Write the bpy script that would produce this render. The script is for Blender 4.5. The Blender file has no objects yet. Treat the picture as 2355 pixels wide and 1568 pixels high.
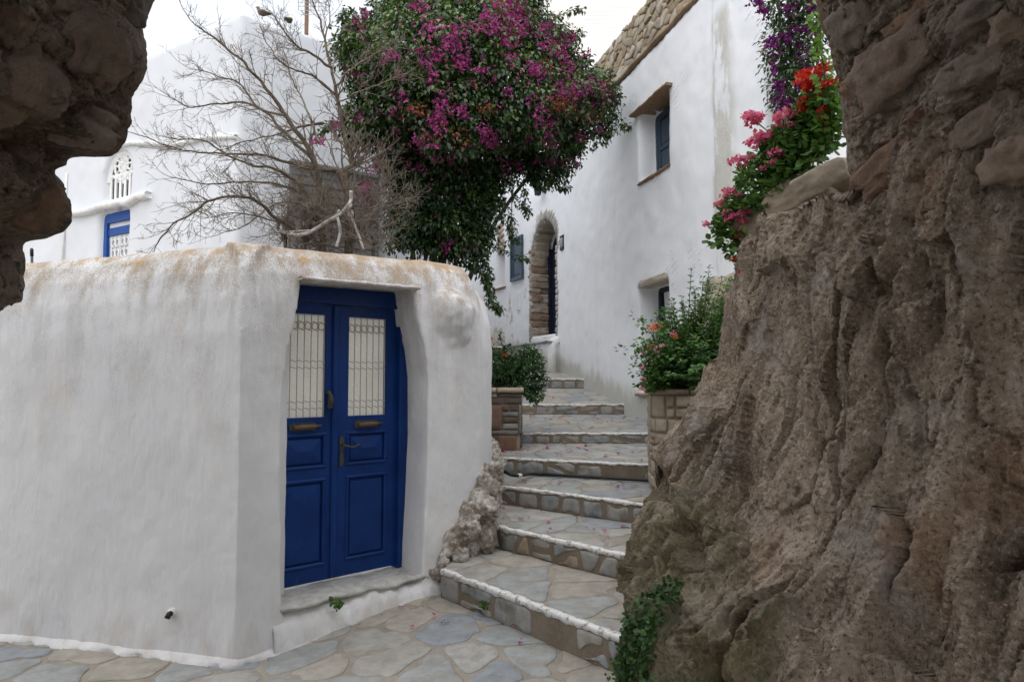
import bpy, bmesh, math, random
import numpy as np
from mathutils import Vector, Matrix

# ------------------------------------------------------------------ camera, sky, sun, exposure
scene = bpy.context.scene
COL = scene.collection
EYE = 1.6
PW, PH, PF = 2355.0, 1568.0, 1601.4          # measuring frame of the photograph
PITCH = math.radians(3.324)
cam_data = bpy.data.cameras.new('camera')
cam_data.sensor_width = 36.0
cam_data.lens = 36.0 * PF / PW
cam_data.clip_start = 0.05
cam_data.clip_end = 500
cam = bpy.data.objects.new('camera', cam_data)
COL.objects.link(cam)
cam.location = (0, 0, EYE)
cam.rotation_euler = (math.radians(90) + PITCH, 0, 0)
scene.camera = cam

SUN_EL, SUN_AZ = math.radians(63), math.radians(206)   # azimuth measured from +Y clockwise: behind the camera, a little left
world = bpy.data.worlds.new('World')
scene.world = world
world.use_nodes = True
wn = world.node_tree
wn.nodes.clear()
w_out = wn.nodes.new('ShaderNodeOutputWorld')
w_bg = wn.nodes.new('ShaderNodeBackground')
w_sky = wn.nodes.new('ShaderNodeTexSky')
w_sky.sky_type = 'NISHITA'
w_sky.sun_disc = False
w_sky.sun_elevation = SUN_EL
w_sky.sun_rotation = SUN_AZ
w_sky.air_density = 1.0
w_sky.dust_density = 4.0
w_hs = wn.nodes.new('ShaderNodeHueSaturation')
w_hs.inputs['Saturation'].default_value = 0.25
w_mix = wn.nodes.new('ShaderNodeMixRGB')          # even cloud cover over the clear sky
w_mix.inputs[0].default_value = 0.75
w_mix.inputs[2].default_value = (7.4, 7.75, 8.45, 1)
wn.links.new(w_sky.outputs[0], w_hs.inputs['Color'])
wn.links.new(w_hs.outputs[0], w_mix.inputs[1])
wn.links.new(w_mix.outputs[0], w_bg.inputs['Color'])
w_bg.inputs['Strength'].default_value = 0.089
wn.links.new(w_bg.outputs[0], w_out.inputs['Surface'])

sun_data = bpy.data.lights.new('sun', 'SUN')
sun_data.energy = 1.5
sun_data.angle = math.radians(120)
sun_data.color = (1.0, 0.985, 0.965)
sun = bpy.data.objects.new('sun', sun_data)
COL.objects.link(sun)
sdir = Vector((math.sin(SUN_AZ) * math.cos(SUN_EL), math.cos(SUN_AZ) * math.cos(SUN_EL), math.sin(SUN_EL)))
sun.rotation_euler = sdir.to_track_quat('Z', 'Y').to_euler()

scene.view_settings.view_transform = 'Standard'
scene.view_settings.look = 'None'
scene.view_settings.exposure = 0.86
scene.view_settings.gamma = 1.0
scene.view_settings.use_curve_mapping = False

rng = np.random.default_rng(11)
random.seed(5)

# ------------------------------------------------------------------ measuring helpers
CP, SP = math.cos(PITCH), math.sin(PITCH)
def ray(px, py):
    u = (px - PW / 2) / PF
    v = (PH / 2 - py) / PF
    return np.array([u, CP - v * SP, SP + v * CP])
CAM = np.array([0, 0, EYE])
def P(px, py, Y):                     # point of the place seen at (px,py), Y metres ahead
    d = ray(px, py)
    return CAM + d * (Y / d[1])
def G(px, py, z):                     # point seen at (px,py) on the level z
    d = ray(px, py)
    return CAM + d * ((z - EYE) / d[2])
def onwall(px, py, p0, d2):           # point seen at (px,py) on the vertical plane through p0 along d2
    d = ray(px, py)
    n = np.array([-d2[1], d2[0]])
    t = np.dot(n, np.array(p0[:2])) / np.dot(n, d[:2])
    return CAM + d * t
def nrm(v):
    v = np.asarray(v, float)
    return v / np.linalg.norm(v)
def lerp(a, b, t): return a + (b - a) * t
def sstep(a, b, x):
    t = np.clip((x - a) / (b - a), 0, 1)
    return t * t * (3 - 2 * t)

# ------------------------------------------------------------------ noise
_perm = np.random.default_rng(3).permutation(256)
_perm = np.concatenate([_perm, _perm, _perm])
_grad = np.random.default_rng(4).normal(size=(256, 3))
_grad /= np.linalg.norm(_grad, axis=1)[:, None]
def perlin(p):
    p = np.asarray(p, float)
    i = np.floor(p).astype(int)
    f = p - i
    i &= 255
    w = f * f * f * (f * (f * 6 - 15) + 10)
    out = np.zeros(len(p))
    for dx in (0, 1):
        wx = w[:, 0] if dx else 1 - w[:, 0]
        for dy in (0, 1):
            wy = w[:, 1] if dy else 1 - w[:, 1]
            for dz in (0, 1):
                wz = w[:, 2] if dz else 1 - w[:, 2]
                h = _perm[_perm[_perm[(i[:, 0] + dx) & 255] + ((i[:, 1] + dy) & 255)] + ((i[:, 2] + dz) & 255)]
                g = _grad[h]
                out += wx * wy * wz * (g[:, 0] * (f[:, 0] - dx) + g[:, 1] * (f[:, 1] - dy) + g[:, 2] * (f[:, 2] - dz))
    return out * 1.5
def fbm(p, octaves=4, gain=0.5, lac=2.03):
    p = np.asarray(p, float)
    a, s, out = 1.0, 1.0, np.zeros(len(p))
    for k in range(octaves):
        out += a * perlin(p * s + k * 17.3)
        a *= gain
        s *= lac
    return out
def ridged(p, octaves=4, gain=0.5, lac=2.1):
    p = np.asarray(p, float)
    a, s, out = 1.0, 1.0, np.zeros(len(p))
    for k in range(octaves):
        out += a * (1 - 2 * np.abs(perlin(p * s + k * 9.7)))
        a *= gain
        s *= lac
    return out

def facets(p, seed, tilt=1.0):
    """broken faces: every cell of a 3D Voronoi is a little plane of its own tilt. Returns height and distance to the crack"""
    p = np.asarray(p, float)
    i0 = np.floor(p).astype(int)
    b1 = np.full(len(p), 9.0); b2 = np.full(len(p), 9.0); hv = np.zeros(len(p))
    jit_ = np.random.default_rng(seed).random((256, 3)); gr = np.random.default_rng(seed + 1).normal(size=(256, 4)) * [tilt, tilt, tilt, .5]
    for dx in (-1, 0, 1):
        for dy in (-1, 0, 1):
            for dz in (-1, 0, 1):
                c = i0 + [dx, dy, dz]
                h = _perm[_perm[_perm[c[:, 0] & 255] + (c[:, 1] & 255)] + (c[:, 2] & 255)]
                q = p - (c + jit_[h])
                d2 = (q * q).sum(1)
                near = d2 < b1
                b2 = np.where(near, b1, np.minimum(b2, d2))
                b1 = np.where(near, d2, b1)
                hv = np.where(near, (q * gr[h, :3]).sum(1) + gr[h, 3], hv)
    return hv, np.sqrt(b2) - np.sqrt(b1)

# ------------------------------------------------------------------ mesh helpers
def tag(o, label=None, cat=None, group=None, kind=None):
    if label: o['label'] = label
    if cat: o['category'] = cat
    if group: o['group'] = group
    if kind: o['kind'] = kind
    return o
def empty(name, loc=(0, 0, 0)):
    o = bpy.data.objects.new(name, None)
    o.empty_display_size = 0.1
    COL.objects.link(o)
    o.location = tuple(float(c) for c in loc)
    return o
def link(name, me, mat, parent=None, smooth=False):
    o = bpy.data.objects.new(name, me)
    COL.objects.link(o)
    if mat is not None:
        me.materials.append(mat)
    if smooth:
        me.polygons.foreach_set('use_smooth', [True] * len(me.polygons))
    if parent is not None:            # meshes are written in world coordinates; only the top-level Empty carries an offset
        o.parent = parent
        if parent.parent is None:
            o.matrix_parent_inverse = Matrix.Translation(parent.location).inverted()
    return o
def mesh(name, verts, faces):
    me = bpy.data.meshes.new(name)
    me.from_pydata([tuple(map(float, v)) for v in verts], [], [tuple(map(int, f)) for f in faces])
    me.update()
    return me
def np_mesh(name, V, F):              # V (n,3); F (m,k) all faces of one size
    me = bpy.data.meshes.new(name)
    V = np.ascontiguousarray(V, dtype=np.float32)
    F = np.ascontiguousarray(F, dtype=np.int32)
    k = F.shape[1]
    me.vertices.add(len(V))
    me.vertices.foreach_set('co', V.ravel())
    me.loops.add(F.size)
    me.loops.foreach_set('vertex_index', F.ravel())
    me.polygons.add(len(F))
    me.polygons.foreach_set('loop_start', np.arange(0, F.size, k, dtype=np.int32))
    me.update(calc_edges=True)
    me.validate()
    return me
def grid_faces(nu, nv, off=0, wrap=False):
    i = np.arange(nu if wrap else nu - 1)[:, None]
    j = np.arange(nv - 1)[None, :]
    a = i * nv + j
    b = ((i + 1) % nu) * nv + j
    return (np.stack([a, b, b + 1, a + 1], -1).reshape(-1, 4) + off)
def set_attr(me, name, vals, domain='FACE'):
    at = me.attributes.new(name, 'FLOAT', domain)
    at.data.foreach_set('value', np.asarray(vals, dtype=np.float32))

class MB:
    """collects boxes, tubes and prisms; build() links them as one mesh"""
    def __init__(self, M=None):
        self.v, self.f, self.M = [], [], M
    def add(self, vs, fs):
        o = len(self.v)
        self.v += [tuple(map(float, v)) for v in vs]
        self.f += [tuple(i + o for i in f) for f in fs]
        return self
    def box(self, x0, x1, y0, y1, z0, z1):
        vs = [(x, y, z) for x in (x0, x1) for y in (y0, y1) for z in (z0, z1)]
        return self.add(vs, [(0, 1, 3, 2), (4, 6, 7, 5), (0, 4, 5, 1), (2, 3, 7, 6), (0, 2, 6, 4), (1, 5, 7, 3)])
    def bevbox(self, x0, x1, y0, y1, z0, z1, b):
        # box with its outer (y1) face chamfered
        vs = [(x0, y0, z0), (x1, y0, z0), (x1, y0, z1), (x0, y0, z1),
              (x0, y1 - b, z0), (x1, y1 - b, z0), (x1, y1 - b, z1), (x0, y1 - b, z1),
              (x0 + b, y1, z0 + b), (x1 - b, y1, z0 + b), (x1 - b, y1, z1 - b), (x0 + b, y1, z1 - b)]
        fs = [(3, 2, 1, 0), (8, 9, 10, 11)]
        for a in (0, 4):
            for k in range(4):
                k2 = (k + 1) % 4
                fs.append((a + k, a + k2, a + 4 + k2, a + 4 + k))
        return self.add(vs, fs)
    def prism(self, poly, y0, y1):
        # polygon in (x,z) pulled from y0 to y1
        n = len(poly)
        vs = [(x, y0, z) for x, z in poly] + [(x, y1, z) for x, z in poly]
        fs = [tuple(range(n - 1, -1, -1)), tuple(range(n, 2 * n))]
        fs += [(k, (k + 1) % n, n + (k + 1) % n, n + k) for k in range(n)]
        return self.add(vs, fs)
    def tube(self, pts, rad, sides=8, cap=True):
        pts = [np.asarray(p, float) for p in pts]
        n = len(pts)
        rad = [rad] * n if np.isscalar(rad) else list(rad)
        vs, fs = [], []
        ref = None
        for k in range(n):
            t = nrm(pts[min(k + 1, n - 1)] - pts[max(k - 1, 0)] + 1e-9)
            if ref is None:
                a = np.array([0, 0, 1.0]) if abs(t[2]) < 0.9 else np.array([1.0, 0, 0])
                ref = nrm(np.cross(t, a))
            ref = nrm(ref - t * np.dot(ref, t))
            b = np.cross(t, ref)
            for s in range(sides):
                an = 2 * math.pi * s / sides
                vs.append(pts[k] + rad[k] * (math.cos(an) * ref + math.sin(an) * b))
        for k in range(n - 1):
            for s in range(sides):
                s2 = (s + 1) % sides
                fs.append((k * sides + s, k * sides + s2, (k + 1) * sides + s2, (k + 1) * sides + s))
        if cap:
            fs.append(tuple(range(sides - 1, -1, -1)))
            fs.append(tuple((n - 1) * sides + s for s in range(sides)))
        return self.add(vs, fs)
    def ball(self, c, r, seg=10, rings=7):
        c = np.asarray(c, float)
        r = np.asarray([r] * 3 if np.isscalar(r) else r, float)
        vs, fs = [c + r * (0, 0, 1)], []
        for i in range(1, rings):
            th = math.pi * i / rings
            for j in range(seg):
                ph = 2 * math.pi * j / seg
                vs.append(c + r * (math.sin(th) * math.cos(ph), math.sin(th) * math.sin(ph), math.cos(th)))
        vs.append(c - r * (0, 0, 1))
        for j in range(seg):
            fs.append((0, 1 + j, 1 + (j + 1) % seg))
            for i in range(rings - 2):
                a, b = 1 + i * seg + j, 1 + i * seg + (j + 1) % seg
                fs.append((a, a + seg, b + seg, b))
            a, b = 1 + (rings - 2) * seg + j, 1 + (rings - 2) * seg + (j + 1) % seg
            fs.append((a, len(vs) - 1, b))
        return self.add(vs, fs)
    def build(self, name, mat, parent=None, smooth=False):
        vs = self.v
        if self.M is not None:
            vs = [self.M @ Vector(v) for v in vs]
        return link(name, mesh(name, vs, self.f), mat, parent, smooth)
def frame(origin, xdir, ydir):        # local (x along, y out, z up) -> world
    x, y = nrm(list(xdir[:2]) + [0]), nrm(list(ydir[:2]) + [0])
    o = origin
    return Matrix(((x[0], y[0], 0, o[0]), (x[1], y[1], 0, o[1]), (0, 0, 1, o[2]), (0, 0, 0, 1)))
def spline(pts, n):
    """smooth curve through pts (Catmull-Rom), n points"""
    p = np.asarray(pts, float)
    q = np.vstack([2 * p[0] - p[1], p, 2 * p[-1] - p[-2]])
    m = len(p) - 1
    out = []
    for t in np.linspace(0, m, n):
        k = min(int(t), m - 1)
        u = t - k
        a, b, c, d = q[k], q[k + 1], q[k + 2], q[k + 3]
        out.append(0.5 * (2 * b + (c - a) * u + (2 * a - 5 * b + 4 * c - d) * u * u + (3 * b - 3 * c + d - a) * u ** 3))
    return np.array(out)
def pin(x, y, poly):
    c, n = False, len(poly)
    j = n - 1
    for i in range(n):
        xi, yi = poly[i][0], poly[i][1]
        xj, yj = poly[j][0], poly[j][1]
        if (yi > y) != (yj > y) and x < (xj - xi) * (y - yi) / (yj - yi) + xi:
            c = not c
        j = i
    return c

def evaluated(o):
    dg = bpy.context.evaluated_depsgraph_get()
    me = bpy.data.meshes.new_from_object(o.evaluated_get(dg))
    return me
def plastered(body, cutters, extra, voxel, smooth_it):
    """solid masonry with soft hand-plastered edges: cut the openings, melt the pieces together, smooth. Returns a mesh."""
    o = body.build('work', None)
    bpy.context.view_layer.update()
    tmp = [o]
    for c in cutters:
        co = c.build('work_cut', None)
        tmp.append(co)
        bm = bmesh.new(); bm.from_mesh(co.data)
        bmesh.ops.recalc_face_normals(bm, faces=bm.faces); bm.to_mesh(co.data); bm.free()
        m = o.modifiers.new('cut', 'BOOLEAN')
        m.operation = 'DIFFERENCE'; m.solver = 'EXACT'; m.object = co
    bm = bmesh.new(); bm.from_mesh(o.data)
    bmesh.ops.recalc_face_normals(bm, faces=bm.faces); bm.to_mesh(o.data); bm.free()
    me = evaluated(o)
    if extra is not None:
        e = extra.build('work_extra', None)
        tmp.append(e)
        bm = bmesh.new(); bm.from_mesh(me); bm.from_mesh(e.data); bm.to_mesh(me); bm.free()
    o2 = bpy.data.objects.new('work2', me); COL.objects.link(o2); tmp.append(o2)
    m = o2.modifiers.new('r', 'REMESH'); m.mode = 'VOXEL'; m.voxel_size = voxel; m.use_smooth_shade = True
    if smooth_it:
        m = o2.modifiers.new('s', 'SMOOTH'); m.factor = 0.5; m.iterations = smooth_it
    out = evaluated(o2)
    for t in tmp:
        bpy.data.objects.remove(t, do_unlink=True)
    return out
def co_of(me):
    a = np.empty(len(me.vertices) * 3, dtype=np.float32)
    me.vertices.foreach_get('co', a)
    return a.reshape(-1, 3).astype(float)
def no_of(me):
    a = np.empty(len(me.vertices) * 3, dtype=np.float32)
    me.vertices.foreach_get('normal', a)
    return a.reshape(-1, 3).astype(float)
def set_co(me, V):
    me.vertices.foreach_set('co', np.ascontiguousarray(V, dtype=np.float32).ravel())
    me.update()

# ------------------------------------------------------------------ stones cut from Voronoi cells
def clip_half(poly, n, c):
    """keep the side n.x <= c"""
    out = []
    m = len(poly)
    for i in range(m):
        a, b = poly[i], poly[(i + 1) % m]
        da, db = n[0] * a[0] + n[1] * a[1] - c, n[0] * b[0] + n[1] * b[1] - c
        if da <= 0: out.append(a)
        if (da < 0 < db) or (db < 0 < da):
            t = da / (da - db)
            out.append((a[0] + (b[0] - a[0]) * t, a[1] + (b[1] - a[1]) * t))
    return out
def poly_area(p):
    return 0.5 * sum(p[i][0] * p[(i + 1) % len(p)][1] - p[(i + 1) % len(p)][0] * p[i][1] for i in range(len(p)))
def cells(pts, clip, gap, aspect=1.0):
    """Voronoi cells of pts in the convex outline clip, a joint of width gap between them"""
    pts = [np.array(p) for p in pts]
    if poly_area(clip) < 0: clip = clip[::-1]
    A = np.array(pts)
    res = []
    for i, p in enumerate(pts):
        d2 = ((A - p) ** 2).sum(1)
        poly = [tuple(q) for q in clip]
        for j in np.argsort(d2)[1:18]:
            n = A[j] - p
            L = np.linalg.norm(n)
            if L < 1e-6: continue
            n = n / L
            poly = clip_half(poly, n, np.dot(n, (A[j] + p) / 2) - gap / 2)
            if len(poly) < 3: break
        if len(poly) >= 3 and abs(poly_area(poly)) > 1e-4:
            res.append(poly)
    return res
def ragged(poly, n, amp):
    out = []
    for i in range(len(poly)):
        a, b = np.array(poly[i]), np.array(poly[(i + 1) % len(poly)])
        L_ = np.linalg.norm(b - a)
        m = max(1, min(n, int(L_ / .05)))
        for k in range(m):
            p = a + (b - a) * k / m
            if k: p = p + np.array([random.gauss(0, 1), random.gauss(0, 1)]) * min(amp, L_ * .08)
            out.append(tuple(p))
    return out
def chaikin(poly, it, keep=0.25):
    for _ in range(it):
        out = []
        for i in range(len(poly)):
            a, b = np.array(poly[i]), np.array(poly[(i + 1) % len(poly)])
            out += [tuple(a + (b - a) * keep), tuple(b - (b - a) * keep)]
        poly = out
    return poly
def stone(name, poly, mapf, h, depth, bev, mat, parent, rnd=0.004, dome=0.0, it=2):
    """one flat stone: outline poly in 2D, mapf(a,b,h) -> world, face raised by h over its joint"""
    poly = chaikin(ragged(chaikin(poly, 1, .12 if it < 3 else .2), 4, rnd * 1.6), 1, .22)
    cx = sum(p[0] for p in poly) / len(poly)
    cy = sum(p[1] for p in poly) / len(poly)
    R = random.random
    n = len(poly)
    ta, tb = (R() - .5) * .02, (R() - .5) * .02      # each stone tilts a little its own way
    def ring(inset, hh):
        o = []
        for x, y in poly:
            L = math.hypot(x - cx, y - cy) + 1e-6
            s = max(0.2, 1 - inset / L)
            o.append((cx + (x - cx) * s, cy + (y - cy) * s, hh))
        return o
    rings = [ring(0, -depth), ring(0, h - bev * .8), ring(bev, h), ring(bev * 4 + .02, h + dome)]
    vs, fs = [], []
    for r in rings:
        for x, y, hh in r:
            vs.append(mapf(x, y, hh + (ta * (x - cx) + tb * (y - cy) if hh > 0 else 0)))
    for k in range(3):
        for i in range(n):
            i2 = (i + 1) % n
            fs.append((k * n + i, k * n + i2, (k + 1) * n + i2, (k + 1) * n + i))
    fs.append(tuple(3 * n + i for i in range(n)))
    return link(name, mesh(name, vs, fs), mat, parent, True)
def jitter_grid(x0, x1, y0, y1, sx, sy, j=0.42, stagger=True):
    pts = []
    ny = max(1, int(round((y1 - y0) / sy)))
    nx = max(1, int(round((x1 - x0) / sx)))
    for iy in range(ny):
        for ix in range(nx):
            x = x0 + (ix + .5 + (.5 if stagger and iy % 2 else 0) - .25 * stagger) * (x1 - x0) / nx
            y = y0 + (iy + .5) * (y1 - y0) / ny
            pts.append((x + (random.random() - .5) * 2 * j * sx * .9, y + (random.random() - .5) * 2 * j * sy * .9))
    return pts

# a lump of stone: displaced ball stretched along three axes
def lump_data(c, ax, r, seed, sub=3, rough=0.18, square=0.0):
    bm = bmesh.new()
    bmesh.ops.create_icosphere(bm, subdivisions=sub, radius=1.0)
    V = np.array([v.co[:] for v in bm.verts])
    F = [[v.index for v in f.verts] for f in bm.faces]
    bm.free()
    if square:
        m = np.abs(V).max(1)[:, None]
        V = V * (1 - square) + V / m * square * .85
    d = .6 * fbm(V * 1.3 + seed * 7.1, 4, .55) + .22 * facets(V * 1.9 + seed * 3.7, 5)[0] + .05 * facets(V * 5 + seed, 6)[0]
    V = V * (1 + rough * d)[:, None]
    V = V * np.asarray(r)[None, :]
    A = np.array(ax)
    W = V @ A + np.asarray(c)[None, :]
    return W, F
def lump(name, c, ax, r, seed, mat, parent, **kw):
    W, F = lump_data(c, ax, r, seed, **kw)
    return link(name, np_mesh(name, W, np.array(F)), mat, parent, True)

# ------------------------------------------------------------------ leaves
def leaf_arrays(B, D, U, L, Wd, shape='pointed', fold=0.25, droop=0.0):
    D = D / (np.linalg.norm(D, axis=1)[:, None] + 1e-9)
    S = np.cross(D, U)
    S /= (np.linalg.norm(S, axis=1)[:, None] + 1e-9)
    N = np.cross(S, D)
    L = L[:, None]; Wd = Wd[:, None]
    n = len(B)
    if shape == 'pointed':
        tip = B + D * L - N * L * droop
        mid = B + D * L * .42
        l = mid + S * Wd / 2 + N * Wd * fold
        r = mid - S * Wd / 2 + N * Wd * fold
        V = np.stack([B, r, tip, l], 1).reshape(-1, 3)
        i = np.arange(n) * 4
        F = np.concatenate([np.stack([i, i + 1, i + 2], 1), np.stack([i, i + 2, i + 3], 1)])
        return V, F, 2
    # round, scalloped leaf: centre and eight rim points
    ctr = B + D * L * .45
    vs = [ctr]
    k = 8
    for s in range(k):
        a = 2 * math.pi * s / k
        rr = 0.5 * (1.08 if s % 2 else .92)
        vs.append(ctr + D * L * rr * math.cos(a) + S * Wd * rr * math.sin(a) + N * L * (fold * .5))
    V = np.stack(vs, 1).reshape(-1, 3)
    i = np.arange(n) * (k + 1)
    F = np.concatenate([np.stack([i, i + 1 + s, i + 1 + (s + 1) % k], 1) for s in range(k)])
    return V, F, k
def leaves(name, B, D, U, L, Wd, mat, parent=None, shape='pointed', fold=.25, rnd=None, droop=0.0):
    B, D, U = np.asarray(B, float), np.asarray(D, float), np.asarray(U, float)
    n = len(B)
    V, F, k = leaf_arrays(B, D, U, np.asarray(L, float), np.asarray(Wd, float), shape, fold, droop)
    me = np_mesh(name, V, F)
    if rnd is None: rnd = rng.random(n)
    set_attr(me, 'rnd', np.tile(rnd, k))
    return link(name, me, mat, parent)
def clumps(C, rad, per, tone, ln, wd, bias=(0, -.15, -.55), upb=(0, -.4, .8), sd=.16, jit=.5, inner=.35, zs=1.0):
    """leaf arrays for balls of leaves round the centres C"""
    C = np.repeat(np.asarray(C, float), per, 0)
    n = len(C)
    rad = np.repeat(np.broadcast_to(rad, (n // per,)), per)
    tone = np.repeat(np.broadcast_to(tone, (n // per,)), per)
    v = rdir(n)
    B = C + v * (rad * rng.uniform(inner, 1, n))[:, None] * [1, 1, zs]
    D = v * .6 + np.array(bias) + rdir(n) * jit
    U = v + np.array(upb) + rdir(n) * jit
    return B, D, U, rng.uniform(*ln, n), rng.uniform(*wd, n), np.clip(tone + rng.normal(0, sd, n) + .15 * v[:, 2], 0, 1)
def cat(*sets):
    return [np.concatenate(x) for x in zip(*sets)]
def rdir(n):
    v = rng.normal(size=(n, 3))
    return v / np.linalg.norm(v, axis=1)[:, None]
scene.cycles.max_bounces = 8
scene.cycles.diffuse_bounces = 6
scene.cycles.glossy_bounces = 2
scene.cycles.transmission_bounces = 2

# ------------------------------------------------------------------ materials
class NT:
    def __init__(self, name):
        self.mat = bpy.data.materials.new(name)
        self.mat.use_nodes = True
        self.t = self.mat.node_tree
        self.b = self.t.nodes['Principled BSDF']
        self.out = self.t.nodes['Material Output']
        self._g = None
    def n(self, typ, **kw):
        nd = self.t.nodes.new('ShaderNode' + typ)
        for k, v in kw.items():
            setattr(nd, k, v)
        return nd
    def put(self, sock, v):
        if isinstance(v, bpy.types.NodeSocket):
            self.t.links.new(v, sock)
        elif isinstance(v, (tuple, list)) and len(v) == 3 and sock.type == 'RGBA':
            sock.default_value = (*v, 1)
        else:
            sock.default_value = v
    def pos(self, scale=(1, 1, 1), rot=(0, 0, 0), loc=(0, 0, 0)):
        if self._g is None:
            self._g = self.n('NewGeometry')
        m = self.n('Mapping')
        m.inputs['Scale'].default_value = scale
        m.inputs['Rotation'].default_value = rot
        m.inputs['Location'].default_value = loc
        self.t.links.new(self._g.outputs['Position'], m.inputs['Vector'])
        return m.outputs[0]
    def z(self):
        if self._g is None:
            self._g = self.n('NewGeometry')
        s = self.n('SeparateXYZ')
        self.t.links.new(self._g.outputs['Position'], s.inputs[0])
        return s.outputs[2]
    def noise(self, vec, scale, detail=4, rough=.55, dist=0.0):
        nd = self.n('TexNoise')
        self.put(nd.inputs['Vector'], vec)
        nd.inputs['Scale'].default_value = scale
        nd.inputs['Detail'].default_value = detail
        nd.inputs['Roughness'].default_value = rough
        nd.inputs['Distortion'].default_value = dist
        return nd.outputs['Fac']
    def vor(self, vec, scale, feature='F1', out='Distance', rand=1.0):
        nd = self.n('TexVoronoi', feature=feature)
        self.put(nd.inputs['Vector'], vec)
        nd.inputs['Scale'].default_value = scale
        nd.inputs['Randomness'].default_value = rand
        return nd.outputs[out]
    def ramp(self, fac, stops, interp='LINEAR'):
        nd = self.n('ValToRGB')
        cr = nd.color_ramp
        cr.interpolation = interp
        while len(cr.elements) < len(stops):
            cr.elements.new(0.5)
        for e, (p, c) in zip(cr.elements, stops):
            e.position = p
            e.color = (c, c, c, 1) if np.isscalar(c) else (*c, 1)
        self.put(nd.inputs[0], fac)
        return nd.outputs[0]
    def mr(self, v, a, b, c=0.0, d=1.0, smooth=True):
        nd = self.n('MapRange')
        if smooth: nd.interpolation_type = 'SMOOTHSTEP'
        self.put(nd.inputs[0], v)
        for k, x in zip((1, 2, 3, 4), (a, b, c, d)):
            nd.inputs[k].default_value = x
        return nd.outputs[0]
    def math(self, op, a, b=0.0):
        nd = self.n('Math', operation=op)
        self.put(nd.inputs[0], a)
        self.put(nd.inputs[1], b)
        return nd.outputs[0]
    def mix(self, fac, a, b, mode='MIX'):
        nd = self.n('MixRGB', blend_type=mode)
        self.put(nd.inputs[0], fac)
        self.put(nd.inputs[1], a)
        self.put(nd.inputs[2], b)
        return nd.outputs[0]
    def bump(self, h, strength=.3, dist=.01, prev=None):
        nd = self.n('Bump')
        nd.inputs['Strength'].default_value = strength
        nd.inputs['Distance'].default_value = dist
        self.put(nd.inputs['Height'], h)
        if prev is not None:
            self.put(nd.inputs['Normal'], prev)
        return nd.outputs[0]
    def done(self, col=None, rough=.8, normal=None, spec=.3, metal=0.0):
        if col is not None: self.put(self.b.inputs['Base Color'], col)
        self.put(self.b.inputs['Roughness'], rough)
        self.b.inputs['Specular IOR Level'].default_value = spec
        self.b.inputs['Metallic'].default_value = metal
        if normal is not None: self.put(self.b.inputs['Normal'], normal)
        return self.mat
    def objrand(self):
        return self.n('ObjectInfo').outputs['Random']

def m_plain(name, col, rough=.7, spec=.3, var=.12, scale=14, bump=.1, metal=0.0):
    m = NT(name)
    nz = m.noise(m.pos(), scale, 5)
    f = m.ramp(nz, [(.3, 1 - var), (.7, 1 + 0)])
    c = m.mix(1.0, col, f, 'MULTIPLY')
    return m.done(c, rough, m.bump(nz, bump, .01), spec, metal)

def m_garden_wall():
    m = NT('whitewashed_garden_wall')
    z = m.z()
    big = m.noise(m.pos((1, 1, .6)), 1.3, 5, .6)
    streak = m.noise(m.pos((9, 9, .7)), 1.0, 5, .6)
    brush = m.noise(m.pos((55, 55, 4)), 1.0, 3, .6)
    fine = m.noise(m.pos(), 160, 2, .6)
    mid = m.noise(m.pos((1, 1, .35)), 9, 5, .65)
    base = m.ramp(big, [(.3, (.65, .65, .665)), (.55, (.72, .72, .725)), (.72, (.79, .79, .785))])
    # faint warm blotches low on the wall
    warm = m.noise(m.pos((1, 1, .5), loc=(4, 2, 9)), 2.4, 4, .6)
    base = m.mix(m.math('MULTIPLY', m.mr(warm, .56, .75), .35), base, (.62, .56, .46))
    # grey soot running down from the top
    soot = m.math('MULTIPLY', m.mr(streak, .40, .66), m.mr(z, 1.2, 2.25))
    base = m.mix(m.math('MULTIPLY', soot, .38), base, (.36, .34, .32))
    sootspeck = m.math('MULTIPLY', m.mr(fine, .46, .60), m.math('MULTIPLY', m.mr(mid, .42, .62), m.mr(z, 1.0, 1.7)))
    base = m.mix(m.math('MULTIPLY', sootspeck, .35), base, (.33, .30, .28))
    # lichen on the rounded coping
    edge = m.math('ADD', z, m.math('MULTIPLY', m.math('SUBTRACT', mid, .5), .55))
    top = m.mr(edge, 2.00, 2.40)
    speck = m.mr(m.math('ADD', fine, m.math('MULTIPLY', m.math('SUBTRACT', mid, .5), .6)), .42, .52)
    base = m.mix(m.math('MULTIPLY', m.math('MULTIPLY', top, speck), .85), base, (.34, .265, .185))
    base = m.mix(m.math('MULTIPLY', m.mr(edge, 2.30, 2.52), .8), base, (.37, .265, .165))
    og = m.noise(m.pos(), 7, 4, .65)
    base = m.mix(m.math('MULTIPLY', m.mr(og, .60, .68), m.mr(edge, 2.28, 2.44)), base, (.52, .27, .06))
    # splash dirt near the paving
    dirt = m.math('MULTIPLY', m.mr(z, .55, .0), m.mr(mid, .36, .7))
    base = m.mix(m.math('MULTIPLY', dirt, .5), base, (.46, .40, .34))
    nb = m.bump(brush, .40, .006)
    nb = m.bump(mid, .35, .012, nb)
    nb = m.bump(fine, .30, .003, nb)
    nb = m.bump(m.noise(m.pos((1, 1, 1)), 28, 4, .6), .25, .006, nb)
    return m.done(base, .85, nb, .25)

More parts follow.
